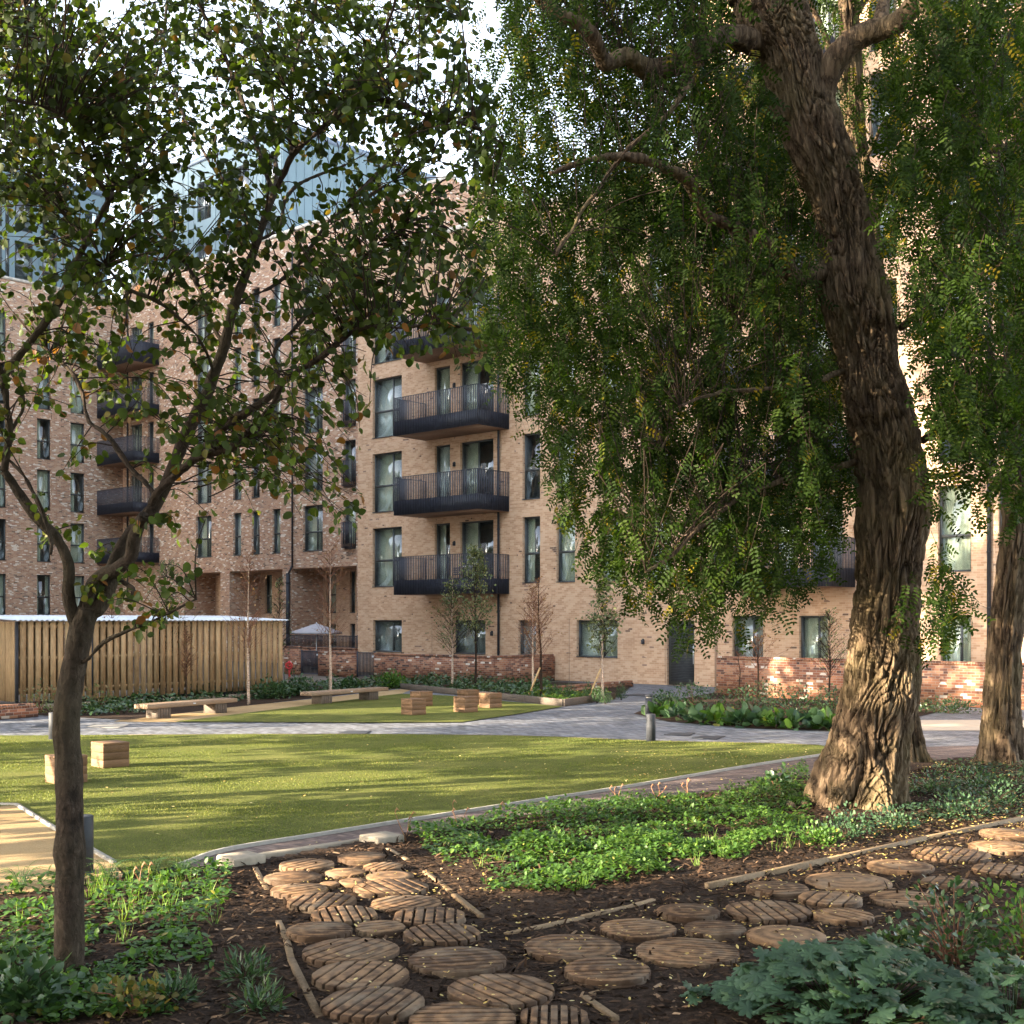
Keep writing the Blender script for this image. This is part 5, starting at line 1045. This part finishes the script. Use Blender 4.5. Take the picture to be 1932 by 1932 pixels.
# geranium: lobed leaves, a mounded clump
def lobed():
    V = [(.42, 0, .06)]; n = 56
    for i in range(n):
        a = -math.pi + 2 * math.pi * (i + .5) / n; lob = abs(math.cos(a * 3.5 / 1.0)); r = .30 + .28 * lob ** .8 + .035 * math.cos(a * 21); r *= .55 if abs(a) > 2.75 else 1.0
        V.append((.42 + r * math.cos(a), r * math.sin(a), -.08 * (r / .58) ** 2 + .03 * math.cos(a * 7)))
    return V, [(0, 1 + i, 1 + (i + 1) % n) for i in range(n)]
LOB = lobed()
def geranium(label, cx, cy, rx, ry, rz, n, size):
    b = gp(cx, cy); b[2] = .02; t = thing('geranium_plant', label, 'geranium', tuple(b), 'geranium clumps')
    a = rng.uniform(0, 2 * math.pi, n); rr = np.sqrt(rng.uniform(0, 1, n)); lump = np.array([1 + .3 * noise.noise((math.cos(q) * 1.5 + cx, math.sin(q) * 1.5, 0)) for q in a])
    x, y = rr * np.cos(a) * rx * lump, rr * np.sin(a) * ry * lump; z = rz * (1 - .85 * rr ** 2) * rng.uniform(.72, 1.08, n) + .03
    P = np.column_stack([b[0] + x, b[1] + y, z]); A = np.column_stack([x / rx, y / ry, np.full(n, -.05)]) + rvec(n) * .55; A[:, 2] *= .4
    Nn = np.column_stack([x / rx * .7, y / ry * .7, np.ones(n)]) + rvec(n) * .28 + [0, -.25, 0]
    scatter('foliage', *LOB, P - A * size * .2, A, Nn, rng.uniform(.65, 1.15, n) * size, np.clip(rng.normal(.4, .2, n), 0, .9), M['leafB'], t, smooth=True)
    m = MB()
    for i in range(0, n, 3): m.tube(cr([b + [x[i] * .3, y[i] * .3, 0], b + [x[i] * .8, y[i] * .8, z[i] * .6], P[i]], 3), [.003] * 7, 4, False)
    m.build('stems', M['leafG'], t, uv=False)
geranium('large clump of lobed green geranium leaves in the bottom right corner', 1610, 1925, .78, .72, .42, 400, .135)
geranium('second mound of lobed geranium leaves at the right picture border', 1910, 1945, .5, .5, .34, 150, .125)
geranium('small sprig of lobed geranium leaves on the mulch left of the big clump', 1318, 1902, .12, .12, .1, 10, .09)
# shrubs on the right and round the trunk
bush('rose_bush', 'loose twiggy rose bush with small oval leaves over the discs', 'shrub', 1800, 1830, .42, .62, 560, 'leafD', LEAF, .055, 'rose bushes at the right', stem='redtwig', stems=26, shell=.45)
bush('rose_bush', 'rose bush at the right border above the geranium', 'shrub', 1935, 1830, .4, .7, 560, 'leafG', LEAF, .055, 'rose bushes at the right', stem='redtwig', stems=22, shell=.45)
bush('dark_shrub', 'little dark evergreen shrub touching the slanted slot disc', 'shrub', 1690, 1800, .22, .2, 220, 'leafD', LEAF, .06)
for i, (x, y, rx, rz, lf, lb) in enumerate([(1600, 1585, .30, .32, 'leafB', 'grey green nettle clump at the left foot of the massive trunk'), (1545, 1600, .28, .22, 'leafG', 'light green clump in front of the massive trunk'), (1680, 1570, .30, .26, 'leafB', 'grey green clump under the right root of the massive trunk'), (1800, 1545, .4, .3, 'leafB', 'grey green bushy herb right of the massive trunk'), (1880, 1520, .42, .34, 'leafB', 'tall grey green herb near the right border'), (1760, 1500, .45, .26, 'leafD', 'dark low herb behind the massive trunk roots'), (1840, 1490, .5, .3, 'leafD', 'dark bushy herb below the leaning trunk')]):
    bush('herb_clump', lb, 'plant', x, y, rx, rz, 420, lf, LEAF, .045, 'leafy herb clumps round the massive tree', z=.02)
bush('seedling', 'upright leafy seedling at the edge of the brown brick path', 'plant', 1468, 1505, .26, .40, 90, 'leafD', ROUND, .08, stems=10, stem='redtwig')
for x, y, lb in ((465, 1862, 'dark spurge rosette on the shaded bark, upper one'), (490, 1922, 'dark spurge rosette near the bottom edge left of the path'), (330, 1905, 'dark leafy plant before the bottom edge, left of the spurges')):
    bush('spurge_plant', lb, 'plant', x, y, .16, .17, 170, 'leafD', ([(0, 0, 0), (.4, .1, .03), (1, 0, 0), (.4, -.1, .03)], [(0, 1, 2, 3)]), .09, 'dark spurge plants', z=.03, stems=6)
bush('autumn_plant', 'yellowing leafy plant at the bottom edge right of the slim tree', 'plant', 255, 1925, .26, .24, 150, 'autumn', ROUND, .05, stems=12, stem='redtwig', z=.02)
bush('nettle_plant', 'dense green leafy clump in the bottom left corner', 'plant', 40, 1915, .34, .34, 420, 'leafD', LEAF, .085, z=.02)
def fern(x, y, h, label):
    b = gp(x, y); b[2] = .03; t = thing('fern', label, 'fern', tuple(b), 'ferns in the left bed'); P, A, N, S, T = [], [], [], [], []; m = MB()
    for k in range(11):
        a = k * 2 * math.pi / 11 + random.uniform(-.2, .2); d = np.array([math.cos(a), math.sin(a), 0]); q = cr([b, b + d * h * .35 + [0, 0, h * .7], b + d * h * .95 + [0, 0, h * random.uniform(.5, .9)]], 7); m.tube(q, np.linspace(.004, .001, len(q)), 3, False); sd = np.cross(d, [0, 0, 1.])
        for i in range(2, len(q)):
            for sg in (1, -1): P.append(q[i]); A.append(sd * sg + d * .4); N.append((0, 0, 1.)); S.append(h * .3 * (1 - i / len(q) * .85)); T.append(random.uniform(.3, .8))
    scatter('frond', [(0, 0, 0), (.3, .12, 0), (1, 0, -.1), (.3, -.12, 0)], [(0, 1, 2, 3)], P, A, N, S, np.array(T), M['leafG'], t); m.build('stems', M['leafG'], t, uv=False)
fern(205, 1672, .26, 'fern beside the near bollard'); fern(40, 1690, .28, 'fern by the gravel on the far left'); fern(290, 1660, .24, 'fern at the lawn corner of the left bed'); fern(345, 1662, .2, 'small fern next to the kerb end')
def stalk(x, y, h, label):
    b = gp(x, y); b[2] = .02; t = MB()
    for k in range(3): e = b + [random.uniform(-.12, .12), random.uniform(-.06, .06), h * random.uniform(.6, 1)]; t.tube(cr([b, (b + e) / 2 + rvec(1)[0] * .03, e], 4), np.linspace(.006, .003, 9), 5, tint=random.random()); t.tube([e, e + [.02, 0, .04], e + [.05, 0, .01]], [.006, .012, .002], 5, tint=random.random())
    tag(t.build('dead_stalk', M['dead'], uv=False), label, 'dead stalk', 'withered stalks along the bed edge')
for x, y, h, lb in ((765, 1585, .3, 'withered brown stalk next to the right kerb block'), (862, 1562, .26, 'pair of withered stalks on the bed edge left of its middle'), (960, 1548, .2, 'low withered stalk at the middle of the bed edge'), (1165, 1520, .25, 'withered brown stalks before the brown brick path'), (1240, 1512, .22, 'withered stalks on the bed edge toward the massive tree'), (1300, 1510, .26, 'tall thin withered stalk on the bed edge, furthest right'), (265, 1690, .3, 'curled withered stalk in the left bed above the ferns')): stalk(x, y, h, lb)
# bark chips and fallen leaves
cs = np.vstack([sample_poly(np.array(WPX([(-100, 1700), (440, 1645), (760, 1585), (1180, 1530), (1500, 1480), (1980, 1430), (2150, 1560), (2050, 1960), (-100, 1960)])), 42000)])
n = len(cs); P = np.column_stack([cs, [bedz(a, b) + .004 for a, b in cs]]); A = rvec(n); A[:, 2] *= .25; Nn = rvec(n) * .45 + [0, 0, 1]
CH = ([(0, -.16, 0), (1, -.12, 0), (1.06, .1, .02), (.02, .14, .02), (.5, 0, .14)], [(0, 1, 4), (1, 2, 4), (2, 3, 4), (3, 0, 4)])
tag(scatter('bark_chips', *CH, P, A, Nn, rng.uniform(.014, .09, n) , np.clip(rng.beta(1.1, 1.9, n), 0, 1), M['chip'], None), 'brown bark chip mulch covering the beds and disc paths', 'mulch', kind='stuff')
def litter(label, polys, zf, size, mat='fallen'):
    P = []
    for pl, k in polys: p = sample_poly(np.array(WPX(pl)), k); P.append(np.column_stack([p, [zf(a, b) for a, b in p]]))
    P = np.concatenate(P); n = len(P); A = rvec(n); A[:, 2] *= .2; tag(scatter('fallen_leaves', *OVAL, P, A, rvec(n) * .4 + [0, 0, 1], rng.uniform(.6, 1.2, n) * size, rng.uniform(0, 1, n), M[mat], None), label, 'fallen leaves', kind='stuff')
litter('small yellow fallen leaves scattered over the mulch and discs', [([(560, 1640), (900, 1640), (1250, 1932), (620, 1932)], 420), ([(1000, 1760), (1932, 1560), (1932, 1750), (1300, 1932)], 900), ([(1500, 1600), (1932, 1500), (1932, 1570), (1560, 1640)], 500), ([(1690, 1450), (1932, 1440), (1932, 1480), (1700, 1490)], 350)], lambda a, b: bedz(a, b) + .045 * (noise.noise((a * 3, b * 3, 0)) > 0) + .03, .035)
litter('yellow fallen leaves lying on the lawn', [([(0, 1400), (1500, 1410), (1500, 1430), (900, 1530), (300, 1600)], 160), ([(1150, 1420), (1540, 1412), (1540, 1425), (1180, 1480)], 260)], lambda a, b: .035, .045)
litter('fallen leaves on the brown brick path', [([(1000, 1530), (1550, 1430), (1550, 1455), (1180, 1515)], 120), ([(424, 1620), (760, 1560), (760, 1575), (440, 1632)], 10)], lambda a, b: .002, .045)
# beds by the buildings
for i, (x, y) in enumerate([(1245, 1352), (1285, 1358), (1320, 1364), (1360, 1366), (1395, 1370), (1430, 1370), (1465, 1373), (1500, 1374), (1535, 1375), (1570, 1376)]):
    n_ = ('first', 'second', 'third', 'fourth', 'fifth', 'sixth', 'seventh', 'eighth', 'ninth', 'tenth')[i]
    bush('bergenia_plant', f'broad leaved bergenia, {n_} from the bollard along the paving edge', 'bergenia', x, y, .36, .3, 46, 'leafG' if i % 3 == 0 else 'leafB', ROUND, .24, 'bergenias edging the right bed', stems=5, shell=.5)
for i, (x, y, rx, rz, lb) in enumerate([(1310, 1338, .8, .7, 'loose shrub left in the right bed'), (1420, 1342, .9, .8, 'loose shrub round the small bare tree'), (1500, 1350, .9, .75, 'loose shrub close to the massive trunk, left side'), (1570, 1355, .7, .7, 'loose shrub touching the massive trunk from behind'), (1255, 1335, .5, .45, 'small loose shrub at the tip of the right bed'), (1790, 1345, .9, .4, 'low shrub at the wall between massive and leaning trunks')]):
    bush('garden_shrub', lb, 'shrub', x, y, rx, rz, 700, 'leafD', LEAF, .07, 'shrubs in front of the garden wall', stem='redtwig', stems=18)
for x, y, h, lb in ((1050, 1318, .5, 'dark little conifer beside the low brick planter, left'), (1075, 1322, .55, 'dark little conifer, second from the sapling stake'), (1110, 1322, .6, 'dark little conifer left of the staked green sapling'), (1127, 1326, .45, 'dark little conifer at the foot of the staked green sapling'), (1143, 1328, .4, 'dark little conifer right below the green sapling'), (1172, 1320, .5, 'dark little conifer at the sleeper end by the paving')):
    bush('dwarf_conifer', lb, 'conifer', x, y, .2, h, 420, 'leafD', ([(0, 0, 0), (.4, .12, .03), (1, 0, 0), (.4, -.12, .03)], [(0, 1, 2, 3)]), .07, 'dwarf conifers in the planter', up=1.2, stems=4)
cover('ground_cover', 'glossy dark laurel cover under the timber store', [([(150, 1352), (300, 1345), (300, 1325), (160, 1330)], 1), ([(300, 1336), (600, 1312), (590, 1295), (320, 1312)], 1)], 130, 'leafD', LEAF, .12, .5, cat='shrub cover', clump=.9, flat=.7)
cover('ground_cover', 'dark leafy cover along the garden wall behind the right bench', [([(600, 1312), (760, 1299), (960, 1318), (1040, 1325), (1040, 1294), (925, 1292), (704, 1288), (600, 1293)], 1)], 110, 'leafD', LEAF, .11, .5, lambda a, b: .03, cat='shrub cover', clump=1.0, flat=.7)
cover('ground_cover', 'bright low ferny cover inside the sleeper edging', [([(960, 1319), (1063, 1330), (1155, 1318), (1150, 1310), (1020, 1308)], 1)], 160, 'leafG', LEAF, .10, .28, lambda a, b: .03, cat='shrub cover', flat=.5, tmean=.65)
for x, y, rx, rz, lb in ((560, 1312, .75, .62, 'rounded glossy bush between the benches'), (508, 1318, .7, .6, 'rounded glossy bush right of the first bench'), (740, 1298, .6, .55, 'light green bush behind the end of the second bench'), (660, 1303, .5, .4, 'low bush in front of the black gate')):
    bush('laurel_bush', lb, 'shrub', x, y, rx, rz, 520, 'leafD' if x != 740 else 'leafG', LEAF, .11, 'bushes behind the benches', stems=10)
for x, y, h, lb in ((75, 1345, .9, 'straggly pale green shrub at the corner of the timber store'), (120, 1348, .6, 'straggly shrub seen right of the slim trunk'), (190, 1338, .7, 'straggly shrub against the timber slats')):
    bush('straggly_shrub', lb, 'shrub', x, y, .5, h, 220, 'leafS', LEAF, .07, 'straggly shrubs by the timber store', stem='redtwig', stems=24)
# ================================================================ light, sky, camera
sc = bpy.context.scene
EL, AZ = math.radians(15.5), math.atan2(-.93, -.37)
sv = Vector((math.sin(AZ) * math.cos(EL), math.cos(AZ) * math.cos(EL), math.sin(EL)))
wd = bpy.data.worlds.new('World'); sc.world = wd; wd.use_nodes = True; nt = wd.node_tree
sky = nt.nodes.new('ShaderNodeTexSky'); sky.sky_type = 'NISHITA'; sky.sun_disc = False; sky.sun_elevation = EL; sky.sun_rotation = AZ % (2 * math.pi); sky.air_density = 1.0; sky.dust_density = 1.5; sky.ozone_density = 1.0
bg = nt.nodes['Background']; hs = nt.nodes.new('ShaderNodeHueSaturation'); hs.inputs['Saturation'].default_value = .5; nt.links.new(sky.outputs[0], hs.inputs['Color']); nt.links.new(hs.outputs[0], bg.inputs[0]); bg.inputs[1].default_value = .15
l = bpy.data.lights.new('sun', 'SUN'); l.energy = 4.6; l.angle = math.radians(.5); l.color = (1, .84, .62)
lo = bpy.data.objects.new('sun', l); C.objects.link(lo); lo.rotation_euler = (-sv).to_track_quat('-Z', 'Y').to_euler(); lo.location = (-20, -10, 30)
cam = bpy.data.cameras.new('camera'); co = bpy.data.objects.new('camera', cam); C.objects.link(co)
co.location = (0, 0, H); co.rotation_euler = (math.radians(90), 0, 0); cam.sensor_width = 36; cam.lens = 36 * F / 1932; cam.shift_y = (HY - 966) / 1932
cam.clip_start = .1; cam.clip_end = 1000; sc.camera = co
vs = sc.view_settings; vs.view_transform = 'Standard'; vs.look = 'None'; vs.gamma = 1; vs.exposure = 3.0
sc.cycles.max_bounces = 6; sc.cycles.transparent_max_bounces = 8; sc.cycles.diffuse_bounces = 3; sc.cycles.use_denoising = True
sc.cycles.sample_clamp_indirect = 6
